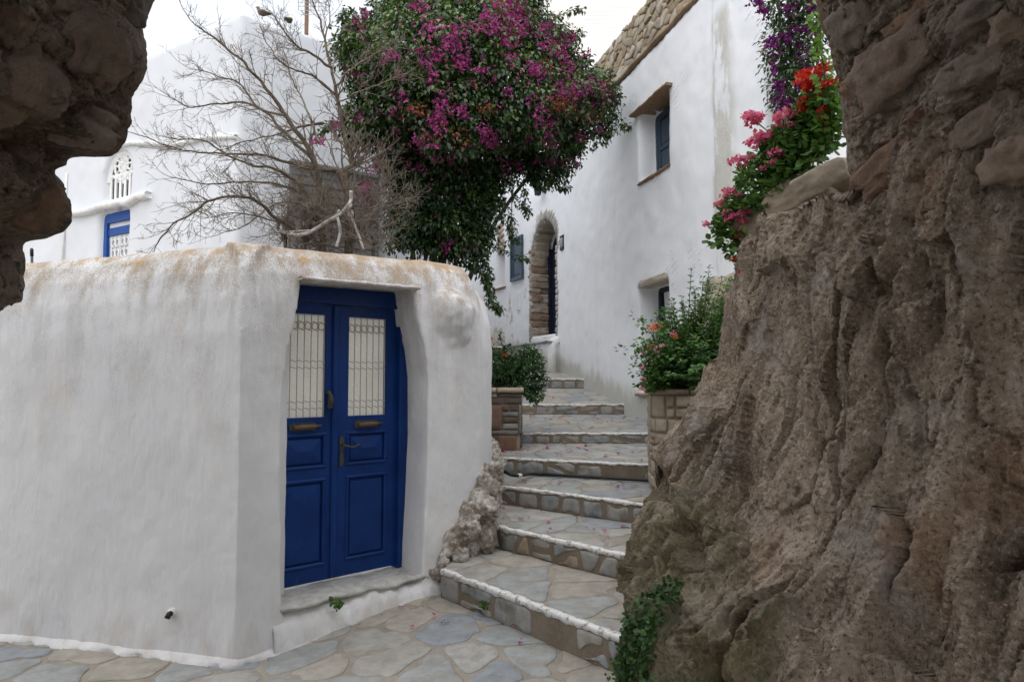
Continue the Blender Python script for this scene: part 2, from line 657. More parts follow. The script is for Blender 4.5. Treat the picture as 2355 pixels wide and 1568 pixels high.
def m_house(name, base=(.80, .81, .83), gouge=False, grime=.25, low=None):
    m = NT(name)
    z = m.z()
    big = m.noise(m.pos((1, 1, .5)), .7, 5, .6)
    mid = m.noise(m.pos((1, 1, .4)), 4.5, 5, .6)
    fine = m.noise(m.pos(), 70, 3, .6)
    c = m.ramp(big, [(.3, tuple(x * .93 for x in base)), (.7, base)])
    st = m.noise(m.pos((3, 3, .16)), 1.0, 5, .65)
    c = m.mix(m.math('MULTIPLY', m.mr(st, .56, .76), grime), c, (.50, .49, .45))
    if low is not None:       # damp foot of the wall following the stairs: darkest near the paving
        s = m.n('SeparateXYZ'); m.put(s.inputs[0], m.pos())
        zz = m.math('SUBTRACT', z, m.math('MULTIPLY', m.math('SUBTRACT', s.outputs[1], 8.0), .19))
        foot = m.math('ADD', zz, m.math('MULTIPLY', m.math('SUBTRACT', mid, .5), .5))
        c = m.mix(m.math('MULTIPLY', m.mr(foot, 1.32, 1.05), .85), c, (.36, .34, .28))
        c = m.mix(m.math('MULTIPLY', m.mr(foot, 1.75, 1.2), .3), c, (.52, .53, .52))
        # bare render worn through beside the corner
        sx = s.outputs[1]
        patch = m.math('MULTIPLY', m.mr(sx, 7.32, 7.20), m.mr(sx, 6.70, 6.95))
        pz = m.noise(m.pos((2, 2, .8)), 1.6, 6, .65)
        pm = m.math('MULTIPLY', patch, m.math('MULTIPLY', m.mr(pz, .40, .52), m.mr(z, 2.6, 3.2)))
        pm = m.math('MULTIPLY', pm, m.mr(z, 5.55, 5.35))
        c = m.mix(m.math('MULTIPLY', pm, .8), c, m.ramp(fine, [(.35, (.40, .38, .32)), (.65, (.55, .54, .49))]))
        # flaked whitewash further up the lane
        fl = m.noise(m.pos((1, 1, .7), loc=(3, 1, 5)), 2.2, 6, .7)
        fm = m.math('MULTIPLY', m.mr(fl, .56, .62), m.mr(sx, 13.4, 13.8))
        c = m.mix(m.math('MULTIPLY', fm, m.mr(z, 4.1, 3.2)), c, (.50, .46, .37))
    nb = m.bump(mid, .30, .03)
    nb = m.bump(fine, .10, .006, nb)
    if gouge:                 # trowel nicks in slanting clusters
        v = m.pos((1, .9, .62))
        cl = m.vor(v, 1.55)
        wv = m.n('TexWave', wave_type='BANDS', bands_direction='Z')
        m.put(wv.inputs['Vector'], m.pos((1, 1, 1), rot=(math.radians(24), 0, 0)))
        wv.inputs['Scale'].default_value = 4.6
        wv.inputs['Distortion'].default_value = 2.5
        wv.inputs['Detail'].default_value = 2
        brk = m.noise(m.pos((4, 4, 4)), 2.0, 2)
        h = m.math('MULTIPLY', m.math('MULTIPLY', m.mr(wv.outputs['Fac'], .80, .98), m.mr(cl, .30, .19)), m.math('MULTIPLY', m.mr(brk, .44, .56), m.mr(m.noise(m.pos((1, 1, 1), loc=(2, 7, 3)), 1.1, 2), .42, .60)))
        nb = m.bump(h, .6, .028, nb)
    return m.done(c, .85, nb, .25)

def m_rock(name, dark=1.0, moss=True):
    m = NT(name)
    p = m.pos((1, 1, .45))
    a = m.noise(p, 2.2, 8, .62, .3)
    b = m.noise(m.pos((1, 1, .6)), 11, 7, .68)
    f = m.noise(m.pos(), 60, 5, .7)
    c = m.ramp(a, [(.36, (.14, .110, .085)), (.45, (.235, .19, .15)), (.54, (.325, .27, .22)), (.66, (.44, .38, .325))])
    c = m.mix(m.math('MULTIPLY', m.mr(b, .55, .68), .6), c, (.44, .385, .33))
    c = m.mix(m.math('MULTIPLY', m.mr(b, .44, .33), .75), c, (.085, .062, .045))  # lows of the bump noise painted dark, as shade in crevices
    c = m.mix(m.math('MULTIPLY', m.mr(f, .53, .66), .6), c, (.52, .455, .38))
    c = m.mix(m.math('MULTIPLY', m.mr(f, .47, .34), .8), c, (.045, .032, .022))  # finer pits get the same painted shade
    rust = m.noise(m.pos(loc=(7, 3, 1)), 1.7, 5, .6)
    c = m.mix(m.math('MULTIPLY', m.mr(rust, .56, .72), .4), c, (.26, .14, .075))
    lil = m.noise(m.pos(loc=(1, 8, 2)), 2.9, 6, .65)
    c = m.mix(m.math('MULTIPLY', m.mr(lil, .50, .66), .55), c, (.34, .31, .305))
    if moss:                  # green film on the damp flank beside the stairs
        s = m.n('SeparateXYZ'); m.put(s.inputs[0], m.pos())
        mm = m.math('ADD', s.outputs[0], m.math('MULTIPLY', m.math('SUBTRACT', a, .5), .9))
        mk = m.math('MULTIPLY', m.mr(mm, 1.12, .80), m.mr(m.z(), 1.3, .8))
        c = m.mix(m.math('MULTIPLY', mk, .62), c, m.ramp(b, [(.3, (.045, .05, .022)), (.7, (.16, .16, .08))]))
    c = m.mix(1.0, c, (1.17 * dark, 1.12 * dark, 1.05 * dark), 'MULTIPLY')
    gr_ = m.noise(m.pos((30, 30, 7)), 1.0, 5, .65)
    nb = m.bump(b, 1.0, .035)
    nb = m.bump(gr_, .9, .018, nb)
    nb = m.bump(f, 1.0, .014, nb)
    g2 = m.noise(m.pos(), 190, 3, .7)
    nb = m.bump(g2, .5, .003, nb)
    return m.done(c, .9, nb, .2)

def m_stone(name, stops, rough=.8, bump=.5, vscale=14, lichen=None, spec=.3, speck=.25):
    """stones: each takes its own tint from the list"""
    m = NT(name)
    r = m.objrand()
    c = m.ramp(r, stops, 'CONSTANT')
    a = m.noise(m.pos(), vscale, 6, .65)
    b = m.noise(m.pos(), vscale * 6, 4, .65)
    c = m.mix(1.0, c, m.ramp(a, [(.28, .68), (.52, 1.0), (.75, 1.22)]), 'MULTIPLY')
    c = m.mix(m.math('MULTIPLY', m.mr(b, .55, .7), speck), c, (.5, .48, .44))
    if lichen:
        c = m.mix(m.math('MULTIPLY', m.mr(m.noise(m.pos(loc=(5, 5, 5)), 5, 5, .65), .50, .66), .6), c, lichen)
    nb = m.bump(a, bump, .012)
    nb = m.bump(b, bump * .7, .003, nb)
    return m.done(c, rough, nb, spec)

def m_mortar(name, col, speck=(.3, .27, .23)):
    m = NT(name)
    a = m.noise(m.pos(), 6, 6, .65)
    b = m.noise(m.pos(), 70, 4, .7)
    c = m.ramp(a, [(.3, tuple(x * .75 for x in col)), (.7, tuple(min(1, x * 1.15) for x in col))])
    c = m.mix(m.math('MULTIPLY', m.mr(b, .5, .66), .45), c, speck)
    nb = m.bump(a, .5, .012)
    return m.done(c, .92, m.bump(b, .6, .004, nb), .2)

def m_leaf(name, stops, rough=.42, spec=.35, trans=.22):
    m = NT(name)
    at = m.n('Attribute', attribute_name='rnd')
    c = m.ramp(at.outputs['Fac'], stops)
    m.done(c, rough, None, spec)
    tr = m.n('BsdfTranslucent')
    m.put(tr.inputs['Color'], m.mix(1.0, c, (1.1, 1.25, .6), 'MULTIPLY') if trans > .1 else c)
    mx = m.n('MixShader')
    mx.inputs[0].default_value = trans
    m.t.links.new(m.b.outputs[0], mx.inputs[1])
    m.t.links.new(tr.outputs[0], mx.inputs[2])
    m.t.links.new(mx.outputs[0], m.out.inputs['Surface'])
    return m.mat

M = {}
M['garden_wall'] = m_garden_wall()
M['house_left'] = m_house('whitewash_old_house', (.645, .66, .685), grime=.16)
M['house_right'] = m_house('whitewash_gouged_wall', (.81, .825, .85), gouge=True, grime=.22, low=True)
M['white'] = m_plain('white_limewash', (.80, .80, .79), .85, var=.15, bump=.3)
M['rock'] = m_rock('weathered_rock')
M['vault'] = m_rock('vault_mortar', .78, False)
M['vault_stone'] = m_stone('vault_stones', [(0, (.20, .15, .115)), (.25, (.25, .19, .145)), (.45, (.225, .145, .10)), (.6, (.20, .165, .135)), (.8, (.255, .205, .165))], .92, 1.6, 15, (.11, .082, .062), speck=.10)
def m_nosing():
    m = NT('worn_white_paint')
    a = m.noise(m.pos(), 22, 6, .7)
    b = m.noise(m.pos(), 90, 4, .7)
    w = m.mr(m.math('ADD', a, m.math('MULTIPLY', m.math('SUBTRACT', b, .5), .5)), .39, .45)
    c = m.mix(w, (.34, .31, .27), m.ramp(a, [(.35, (.62, .61, .58)), (.6, (.76, .755, .74))]))
    return m.done(c, .8, m.bump(a, .4, .006), .25)
M['nosing'] = m_nosing()
FLAG = [(0, (0.348, 0.333, 0.302)), (0.16, (0.301, 0.310, 0.302)), (0.3, (0.360, 0.328, 0.279)), (0.42, (0.319, 0.328, 0.314)), (0.54, (0.342, 0.310, 0.268)), (0.64, (0.260, 0.281, 0.302)), (0.76, (0.366, 0.357, 0.331)), (0.86, (0.283, 0.298, 0.296)), (0.94, (0.325, 0.298, 0.262))]
M['flag'] = m_stone('lane_flagstones', FLAG, .7, .55, 9, (.27, .245, .205), spec=.35)
M['riser_stone'] = m_stone('riser_stones', [(0, (.28, .275, .26)), (.25, (.245, .26, .255)), (.45, (.30, .24, .175)), (.56, (.26, .265, .275)), (.8, (.30, .285, .255))], .8, .5, 12, (.10, .085, .06))
M['mortar'] = m_mortar('lane_mortar', (.31, .275, .23), (.40, .37, .32))
M['riser_mortar'] = m_mortar('riser_mortar', (.19, .155, .115), (.27, .235, .185))
M['planter_stone'] = m_stone('planter_sandstone', [(0, (.33, .27, .20)), (.3, (.29, .24, .18)), (.6, (.36, .30, .23)), (.85, (.30, .23, .165))], .85, .5, 12)
M['planter_mortar'] = m_mortar('planter_mortar', (.25, .205, .155))
M['slate'] = m_stone('planter_slabs', [(0, (.15, .15, .14)), (.3, (.15, .085, .055)), (.45, (.24, .22, .19)), (.55, (.085, .062, .05)), (.75, (.17, .16, .14)), (.9, (.11, .075, .055))], .75, .4, 12)
M['rubble'] = m_stone('parapet_rubble', [(0, (.30, .24, .165)), (.2, (.25, .21, .16)), (.4, (.34, .29, .22)), (.55, (.22, .165, .115)), (.7, (.31, .25, .165)), (.9, (.40, .36, .31))], .9, .8, 10, (.24, .185, .09))
M['rubble_mortar'] = m_mortar('parapet_mortar', (.30, .235, .15))
M['jamb_stone'] = m_stone('doorway_stones', [(0, (.36, .30, .24)), (.25, (.29, .23, .18)), (.45, (.40, .35, .29)), (.65, (.27, .185, .135)), (.85, (.44, .40, .35))], .9, .7, 10)
M['voussoir'] = m_stone('arch_stones', [(0, (.42, .40, .36)), (.35, (.36, .33, .29)), (.7, (.47, .45, .42))], .9, .6, 14)
M['ledge_stone'] = m_stone('slate_ledge', [(0, (.27, .18, .11)), (.5, (.31, .22, .14))], .85, .5, 14)
M['sill_stone'] = m_stone('limewashed_sill', [(0, (.50, .49, .46))], .8, .7, 16, (.24, .235, .225))
def m_blue(name, col, worn=(.10, .11, .13)):
    m = NT(name)
    a = m.noise(m.pos((1, 1, .25)), 30, 5, .65)
    b = m.noise(m.pos(), 5, 4, .6)
    c = m.mix(1.0, col, m.ramp(b, [(.3, .75), (.7, 1.12)]), 'MULTIPLY')
    c = m.mix(m.math('MULTIPLY', m.mr(a, .60, .72), .45), c, worn)
    return m.done(c, m.mr(b, .3, .7, .42, .6), m.bump(a, .15, .004), .25)
M['blue'] = m_blue('deep_blue_paint', (.004, .034, .165), (.03, .07, .18))
M['blue2'] = m_blue('house_blue_paint', (.012, .07, .30), (.05, .1, .3))
M['navy'] = m_blue('dark_navy_paint', (.012, .018, .040), (.04, .05, .07))
M['slateblue'] = m_blue('grey_blue_shutter_paint', (.055, .085, .125), (.16, .18, .2))
def m_frost():
    m = NT('frosted_pattern_glass')
    v = m.vor(m.pos(), 75)
    b = m.noise(m.pos(), 4, 3)
    c = m.ramp(b, [(.3, (.68, .66, .59)), (.7, (.78, .76, .69))])
    m.done(c, .22, m.bump(v, .8, .01), .5)
    tr = m.n('BsdfTranslucent'); m.put(tr.inputs['Color'], c)
    mx = m.n('MixShader'); mx.inputs[0].default_value = .6
    m.t.links.new(m.b.outputs[0], mx.inputs[1]); m.t.links.new(tr.outputs[0], mx.inputs[2]); m.t.links.new(mx.outputs[0], m.out.inputs['Surface'])
    return m.mat
M['frost'] = m_frost()
M['iron_white'] = m_plain('cream_painted_iron', (.50, .46, .38), .5, var=.25, scale=60)
M['brass'] = m_plain('tarnished_brass', (.085, .082, .06), .65, .4, .4, 50, .2, .2)
M['copper'] = m_plain('dull_copper', (.17, .115, .09), .6, .4, .35, 60, .2, .25)
M['dark'] = m_plain('interior_shade', (.012, .012, .014), .9)  # near-black colour standing in for the shade inside openings
M['black_rubber'] = m_plain('black_hose', (.012, .012, .013), .45, .4)
M['grey_wood'] = m_plain('weathered_grey_boards', (.235, .225, .22), .85, var=.35, scale=25, bump=.3)
M['bark'] = m_plain('grey_brown_bark', (.145, .115, .085), .9, var=.5, scale=40, bump=.6)
def m_lichbark():
    m = NT('lichened_bark')
    a = m.noise(m.pos(), 40, 5, .7)
    o = m.noise(m.pos(), 9, 5, .65)
    c = m.ramp(a, [(.3, (.06, .045, .033)), (.7, (.165, .13, .095))])
    c = m.mix(m.mr(o, .57, .66), c, (.22, .16, .045))
    return m.done(c, .9, m.bump(a, .6, .01), .2)
M['lichbark'] = m_lichbark()
M['twig'] = m_plain('dry_twigs', (.235, .19, .15), .9, var=.45, scale=30, bump=.2)
M['stem'] = m_plain('green_stems', (.10, .12, .045), .7)
M['pale_hose'] = m_plain('bleached_hose', (.52, .48, .43), .7, var=.3, scale=30)
M['soil'] = m_plain('dark_soil', (.04, .03, .022), .95, var=.4, scale=40, bump=.8)
M['rust'] = m_plain('rusty_mast', (.28, .17, .11), .8, var=.4, scale=40)
M['alu'] = m_plain('dull_aluminium', (.45, .45, .46), .45, .5, metal=.6)
M['bl_leaf'] = m_leaf('bougainvillea_leaves', [(0, (.022, .045, .017)), (.35, (.045, .085, .028)), (.65, (.095, .155, .045)), (.92, (.18, .245, .065)), (1, (.23, .21, .08))], .33, .5)
M['bl_flower'] = m_leaf('magenta_bracts', [(0, (.20, .022, .13)), (.4, (.34, .045, .23)), (.75, (.48, .10, .32)), (1, (.56, .17, .33))], .6, .2, .35)
M['rust_flower'] = m_leaf('faded_rust_bracts', [(0, (.17, .05, .028)), (.5, (.29, .075, .045)), (1, (.34, .14, .08))], .7, .2, .25)
M['purple_flower'] = m_leaf('purple_bracts', [(0, (.07, .008, .10)), (.5, (.14, .014, .17)), (1, (.24, .022, .17))], .6, .2, .35)
M['ger_leaf'] = m_leaf('geranium_leaves', [(0, (.035, .085, .020)), (.5, (.07, .155, .032)), (1, (.14, .25, .055))], .55, .3)
M['bush_leaf'] = m_leaf('bush_leaves', [(0, (.022, .055, .018)), (.45, (.045, .11, .030)), (.85, (.085, .19, .045)), (1, (.15, .27, .06))], .5, .3)
M['dark_leaf'] = m_leaf('dark_planter_leaves', [(0, (.022, .055, .020)), (.5, (.042, .10, .030)), (1, (.085, .16, .045))], .5, .3)
M['ivy'] = m_leaf('ivy_leaves', [(0, (.018, .045, .014)), (.5, (.036, .085, .024)), (1, (.07, .15, .038))], .5, .3)
M['vine_leaf'] = m_leaf('bright_vine_leaves', [(0, (.09, .20, .03)), (1, (.20, .36, .05))], .5, .3, .35)
M['pink'] = m_leaf('pink_petals', [(0, (.60, .08, .22)), (.6, (.74, .19, .36)), (1, (.80, .36, .50))], .6, .2, .3)
M['red'] = m_leaf('red_petals', [(0, (.48, .022, .02)), (.6, (.68, .05, .035)), (1, (.76, .12, .07))], .6, .2, .3)
M['pale_pink'] = m_leaf('pale_pink_petals', [(0, (.66, .28, .40)), (1, (.78, .50, .58))], .6, .2, .3)
M['orange'] = m_leaf('orange_petals', [(0, (.62, .10, .025)), (1, (.74, .20, .06))], .6, .2, .3)
M['petal'] = m_leaf('fallen_petals', [(0, (.20, .02, .06)), (.5, (.36, .03, .17)), (1, (.48, .06, .28))], .7, .2, .1)
M['feather'] = m_plain('brown_feathers', (.20, .165, .12), .9, var=.4, scale=60)
M['feather2'] = m_plain('olive_feathers', (.21, .20, .12), .9, var=.4, scale=60)
M['beak'] = m_plain('horn', (.10, .08, .06), .6)
M['siding'] = m_plain('rendered_far_wall', (.78, .75, .71), .9, var=.06, scale=2)
def m_lined():
    m = NT('far_wall_lined_render')
    wv = m.n('TexWave', wave_type='BANDS', bands_direction='Z')
    m.put(wv.inputs['Vector'], m.pos())
    wv.inputs['Scale'].default_value = 3.2
    wv.inputs['Distortion'].default_value = 1.2
    wv.inputs['Detail'].default_value = 2
    wv.inputs['Detail Scale'].default_value = .7
    b = m.noise(m.pos(), 2, 4)
    c = m.ramp(b, [(.3, (.74, .71, .67)), (.7, (.80, .775, .74))])
    return m.done(c, .9, m.bump(wv.outputs['Fac'], .16, .03), .2)
M['lined'] = m_lined()

# ================================================================== THE LARGE STRUCTURE
# ------------------------------------------------------------------ ground and lane paving
C1 = G(540, 1530, 0.0)[:2]                         # outer corner of the garden wall
DD = nrm([.73, .683])                              # along the wall with the blue door
DN = np.array([DD[1], -DD[0]])                     # out of that wall
CL = G(0, 1468, 0.0)[:2]
DL = nrm(CL - C1)                                  # along the left wing
DLN = np.array([DL[1], -DL[0]])
if np.dot(DLN, -C1) < 0: DLN = -DLN
def gz(x, y):
    t = ((x - C1[0]) * .8 + (y - C1[1]) * .6) / 1.3
    return .12 * sstep(0, 1, t) + .006 * np.sin(x * 3.1) * np.cos(y * 2.3)
xs = np.concatenate([[-90, -30, -10], np.linspace(-6, 4, 61), [8, 25, 90]])
ys = np.concatenate([[-90, -30, -8], np.linspace(-4, 8, 73), [14, 30, 90]])
gx, gy = np.meshgrid(xs, ys, indexing='ij')
gzv = gz(gx, gy) * ((np.abs(gx) < 7) & (gy > -6) & (gy < 9))
ground = link('ground', np_mesh('ground', np.stack([gx, gy, gzv], -1).reshape(-1, 3), grid_faces(len(xs), len(ys))), M['mortar'], None, True)
tag(ground, kind='structure')
pts = jitter_grid(-4.6, 1.2, 1.9, 5.6, .38, .30, .55)
for poly in cells(pts, [(-4.6, 1.9), (1.2, 1.9), (1.2, 5.6), (-4.6, 5.6)], .030):
    c = np.mean(poly, 0)
    # leave out what would lie under the garden wall or the stairs
    if np.dot(c - C1, -DN) > .25 and np.dot(c - C1, -DLN) > .25: continue
    if c[1] > 5.3: continue
    stone('flagstone', poly, lambda a, b, h: (a, b, float(gz(a, b)) + h), .003 + random.random() * .004, .03, .004, M['flag'], ground, .010, .001, 2)

# ------------------------------------------------------------------ stairway
stairs = empty('stone_stairway', (.1, 4.2, .12))
tag(stairs, 'winding stone stairway with white painted edges climbing between wall and rock', 'stairway')
def xy(p): return np.array(p[:2])
N = []
for l, r, z in [((1018, 1311), (1423, 1463), .31), ((1103, 1201), (1437, 1276), .50), ((1138, 1115), (1468, 1157), .68), ((1145, 1052), (1493, 1068), .85)]:
    N.append([xy(G(*l, z)), xy(G(*r, z)), z])
for l, r, Y, z in [((1201, 997), (1498, 993), 8.0, 1.012), ((1201, 934), (1437, 924), 9.6, 1.288), ((1257, 872), (1342, 869), 11.2, 1.643)]:
    N.append([xy(P(*l, Y)), xy(P(*r, Y)), z])
EXTL = [.02, .10, .05, .02, .75, .85, 1.3]
EXTR = [.35, .35, .40, .40, .45, .25, .25]
for k, n in enumerate(N):
    d = nrm(n[1] - n[0])
    n[0] = n[0] - d * EXTL[k]
    n[1] = n[1] + d * EXTR[k]
# the lane goes on climbing past the arched doorway
N.append([np.array([-1.6, 13.4]), np.array([.75, 13.3]), 1.95])
N.append([np.array([-1.9, 15.0]), np.array([.35, 14.8]), 2.33])
N.append([np.array([-2.2, 16.6]), np.array([-.2, 16.4]), 2.72])
N.append([np.array([-3.2, 19.5]), np.array([-1.0, 19.3]), 3.2])
RB = [.115, .33, .515, .69, .8875, 1.141, 1.482, 1.84, 2.15, 2.54]      # foot of each riser
def dline(p, a, b):
    d = nrm(b - a)
    return abs((p[0] - a[0]) * d[1] - (p[1] - a[1]) * d[0])
for k in range(len(N) - 1):
    L, R, z = N[k]
    L2, R2, _ = N[k + 1]
    zb = RB[k + 1] if k + 1 < len(RB) else 3.0
    dn = nrm(R - L)
    out = np.array([dn[1], -dn[0]])
    if out[1] > 0: out = -out
    L2b, R2b = L2 - out * .10, R2 - out * .10              # runs a little under the next riser
    body = MB()
    base = -.3 if k < 4 else N[k][2] - .6
    nn = 12
    V, F = [], []
    for i in range(nn + 1):
        t = i / nn
        a, b = lerp(L, R, t), lerp(L2b, R2b, t)
        V += [(a[0], a[1], base), (a[0], a[1], z), (b[0], b[1], zb), (b[0], b[1], base)]
    for i in range(nn):
        o = i * 4
        for q in range(4):
            F.append((o + q, o + 4 + q, o + 4 + (q + 1) % 4, o + (q + 1) % 4))
    F += [(0, 1, 2, 3), tuple(nn * 4 + q for q in (3, 2, 1, 0))]
    step = link('step', mesh('step', V, F), M['mortar'] if k > 20 else M['riser_mortar'], stairs)
    # tread bed in paler mortar with its flagstones
    def tz(x, y, L=L, R=R, L2=L2, R2=R2, z=z, zb=zb):
        a, b = dline((x, y), L, R), dline((x, y), L2, R2)
        return z + (zb - z) * a / (a + b + 1e-6)
    q0, q1 = L - out * .03, R - out * .03
    q2, q3 = R2 + out * .005, L2 + out * .005
    bed = mesh('tread', [(q[0], q[1], tz(q[0], q[1]) + .004) for q in (q0, q1, q2, q3)], [(0, 1, 2, 3)])
    link('tread_bed', bed, M['mortar'], step)
    quad = [tuple(q0), tuple(q1), tuple(q2), tuple(q3)]
    if k < 8:
        x0, x1 = min(q[0] for q in quad), max(q[0] for q in quad)
        y0, y1 = min(q[1] for q in quad), max(q[1] for q in quad)
        sx = [.34, .32, .32, .34, .38, .42, .48, .6][k]
        cand = [p for p in jitter_grid(x0, x1, y0, y1, sx, sx * .8, .5) if pin(p[0], p[1], quad)]
        for poly in cells(cand, quad, .028):
            stone('flagstone', poly, lambda a, b, h: (a, b, float(tz(a, b)) + .004 + h), .003 + random.random() * .004, .02, .004, M['flag'], step, .008, .001, 2)
    # stones of the riser
    Lr = np.linalg.norm(R - L)
    zf = RB[k] if k < len(RB) else z - .15
    if k < 8:
        hh = z - .04 - zf
        pts2, s = [], 0.0
        while s < Lr:
            w = random.choice([random.uniform(.10, .2), random.uniform(.2, .46)])
            if random.random() < .40:
                pts2 += [(s + w * random.uniform(.3, .7), zf + hh * random.uniform(.15, .35)), (s + w * random.uniform(.3, .7), zf + hh * random.uniform(.65, .85))]
            else:
                pts2.append((s + w / 2, zf + hh * random.uniform(.25, .75)))
            s += w
        for poly in cells(pts2, [(0, zf + .012), (Lr, zf + .012), (Lr, z - .035), (0, z - .035)], .040):
            if random.random() < .06: continue
            stone('riser_stone', poly, lambda a, b, h: (L[0] + dn[0] * a + out[0] * h, L[1] + dn[1] * a + out[1] * h, b), .001 + random.random() * .006, .03, .006, M['riser_stone'], step, .014, .001, 2)
    # white painted nosing
    nn = int(Lr / .03)
    V, F = [], []
    tt = np.linspace(0, Lr, nn + 1)
    w1 = fbm(np.stack([tt * 9, tt * 0 + k * 3.3, tt * 0], 1), 4)
    w2 = fbm(np.stack([tt * 14, tt * 0 + k * 5.7, tt * 0 + 4], 1), 4)
    th = [.030, .024, .020, .018, .018, .018, .018, .018, .02, .02][min(k, 9)]
    for i, t in enumerate(tt):
        c = L + dn * t
        dep = .040 + .024 * w1[i]
        drop = max(.006, th + .020 * w2[i])
        zz = z + .004 * w1[i]
        for off, dz in ((-dep, .002), (-dep, .0055), (-.006, .006), (.003, .003), (.0055, -.005), (.005, -drop), (-.01, -drop)):
            V.append((c[0] + out[0] * off, c[1] + out[1] * off, zz + dz))
    for i in range(nn):
        for q in range(7):
            F.append((i * 7 + q, i * 7 + (q + 1) % 7, i * 7 + 7 + (q + 1) % 7, i * 7 + 7 + q))
    F += [tuple(range(7)), tuple(nn * 7 + q for q in range(6, -1, -1))]
    link('white_nosing', mesh('white_nosing', V, F), M['nosing'], step, True)

# ------------------------------------------------------------------ garden wall with the doorway
def fr(o2, x2, y2): return frame((o2[0], o2[1], 0), x2, y2)
PROF = [(-.02, -.25), (-.015, .05), (0, .35), (0, 1.9), (.012, 2.10), (.045, 2.26), (.10, 2.37), (.17, 2.435), (.25, 2.455), (.33, 2.43), (.42, 2.35), (.48, 2.2), (.50, 2.0), (.50, -.25)]
def seg(mb, a, b, outn, dz0=0.0, dz1=0.0, prof=PROF):
    """straight length of rounded-top wall from a to b, outn its outer side"""
    m = len(prof)
    vs = []
    for p, dz in ((a, dz0), (b, dz1)):
        for w, z in prof:
            vs.append((p[0] - outn[0] * w, p[1] - outn[1] * w, z + (dz if z > 1.5 else 0)))
    fs = [tuple(range(m)), tuple(range(2 * m - 1, m - 1, -1))] + [(i, m + i, m + (i + 1) % m, (i + 1) % m) for i in range(m)]
    mb.add(vs, fs)
wall_main, wall_rest = MB(), MB()
C2 = C1 + DD * 1.90
C2a, C2b = C1 + DD * 1.72, C2 + np.array([.02, .20])
C3 = np.array([-.42, 7.6])
seg(wall_main, C1 - DD * .0, C1 + DD * 1.6, DN, .0, .05)
pth = spline([C1 + DD * 1.36, C1 + DD * 1.48, C1 + DD * 1.60, C1 + DD * 1.72, C1 + DD * 1.82 + [-.0, .01], C2b + [-.03, -.08], C2b + [-.005, .06], C2b + [-.03, .25], lerp(C2b, C3, .4), C3], 60)
tg = np.gradient(pth, axis=0); tg /= np.linalg.norm(tg, axis=1)[:, None]
mP = len(PROF)
vs, fs = [], []
for i, p in enumerate(pth):
    nn_ = np.array([tg[i][1], -tg[i][0]])
    for w, z in PROF:
        vs.append((p[0] - nn_[0] * w, p[1] - nn_[1] * w, z + ((.05 - .12 * sstep(1.72, 2.0, np.linalg.norm(p - C1)) - .1 * sstep(5.3, 7.5, p[1])) if z > 1.5 else 0)))
for i in range(59):
    for q in range(mP):
        fs.append((i * mP + q, i * mP + mP + q, i * mP + mP + (q + 1) % mP, i * mP + (q + 1) % mP))
fs += [tuple(range(mP)), tuple(59 * mP + q for q in range(mP - 1, -1, -1))]
wall_rest.add(vs, fs)
seg(wall_rest, C1 + DL * 3.4, C1, DLN, -.09, 0)
# a whitewashed boulder bulges out of the masonry beside the door
bq = onwall(1045, 735, C1, DD)
Wb, Fb = lump_data((bq[0] - DN[0] * .13, bq[1] - DN[1] * .13, bq[2] + .02), [[DD[0], DD[1], 0], [DN[0], DN[1], 0], [0, 0, 1]], (.24, .225, .26), 2, 4, .16)
wall_rest.add(Wb, Fb)
# swollen foot where the wall meets the lane
for t in np.arange(.3, 1.65, .12):
    q = C1 + DD * t - DN * .06
    wall_rest.ball((q[0], q[1], float(gz(q[0], q[1])) - .06), (.13, .13, .20 + .03 * math.sin(t * 9)), 10, 7)
def dt(px, py, depth=0.0):
    o = C1 - DN * depth
    p = onwall(px, py, o, DD)
    return float(np.dot(p[:2] - C1, DD)), float(p[2])
left_j = [dt(*p) for p in [(652, 1430), (648, 1250), (645, 1100), (645, 960), (650, 880), (662, 800), (683, 720), (699, 642)]]
right_j = [dt(*p) for p in [(962, 664), (968, 735), (983, 800), (991, 870), (990, 1000), (985, 1150), (977, 1345)]]
cut = MB(frame((C1[0], C1[1], 0), DD, DN))
right_j = [(t - .022, z) for t, z in right_j]
cut.prism(left_j + right_j, -.75, .30)
me = plastered(wall_main, [cut], wall_rest, .016, 3)
V, Nn = co_of(me), no_of(me)
V = V + Nn * (.008 * fbm(V * [1.6, 1.6, 1.3], 3) + .0035 * fbm(V * [7, 7, 5], 3) + .0012 * fbm(V * 30, 2))[:, None]
set_co(me, V)
gw = empty('garden_wall', (C1[0], C1[1], 0))
tag(gw, 'low white plastered garden wall with rounded lichen-stained top around the blue door', 'wall')
link('wall', me, M['garden_wall'], gw, True)
# door sill
S = MB()
D_IN = .285
zs = .262
fm = frame((C1[0], C1[1], 0), DD, DN)
a0, a1 = left_j[0][0] - .02, right_j[-1][0] + .05
V, F = [], []
nn = 40
for i in range(nn + 1):
    t = lerp(a0, a1, i / nn)
    e = .010 + .008 * math.sin(t * 7.3) + .006 * math.sin(t * 19) + random.uniform(-.005, .005)
    zt = zs + .004 * math.sin(t * 11) + random.uniform(-.002, .002)
    for y, z in ((-.40, .10), (-.40, zt), (-.12, zt + .002), (e - .03, zt - .002), (e, zt - .014), (e - .003, zt - .026 + .008 * math.sin(t * 23)), (e - .04, zt - .045)):
        V.append(fm @ Vector((t, y, z)))
for i in range(nn):
    for q in range(7):
        F.append((i * 7 + q, i * 7 + (q + 1) % 7, i * 7 + 7 + (q + 1) % 7, i * 7 + 7 + q))
F += [tuple(range(7)), tuple(nn * 7 + q for q in range(6, -1, -1))]
link('sill', mesh('sill', V, F), M['sill_stone'], gw, True)
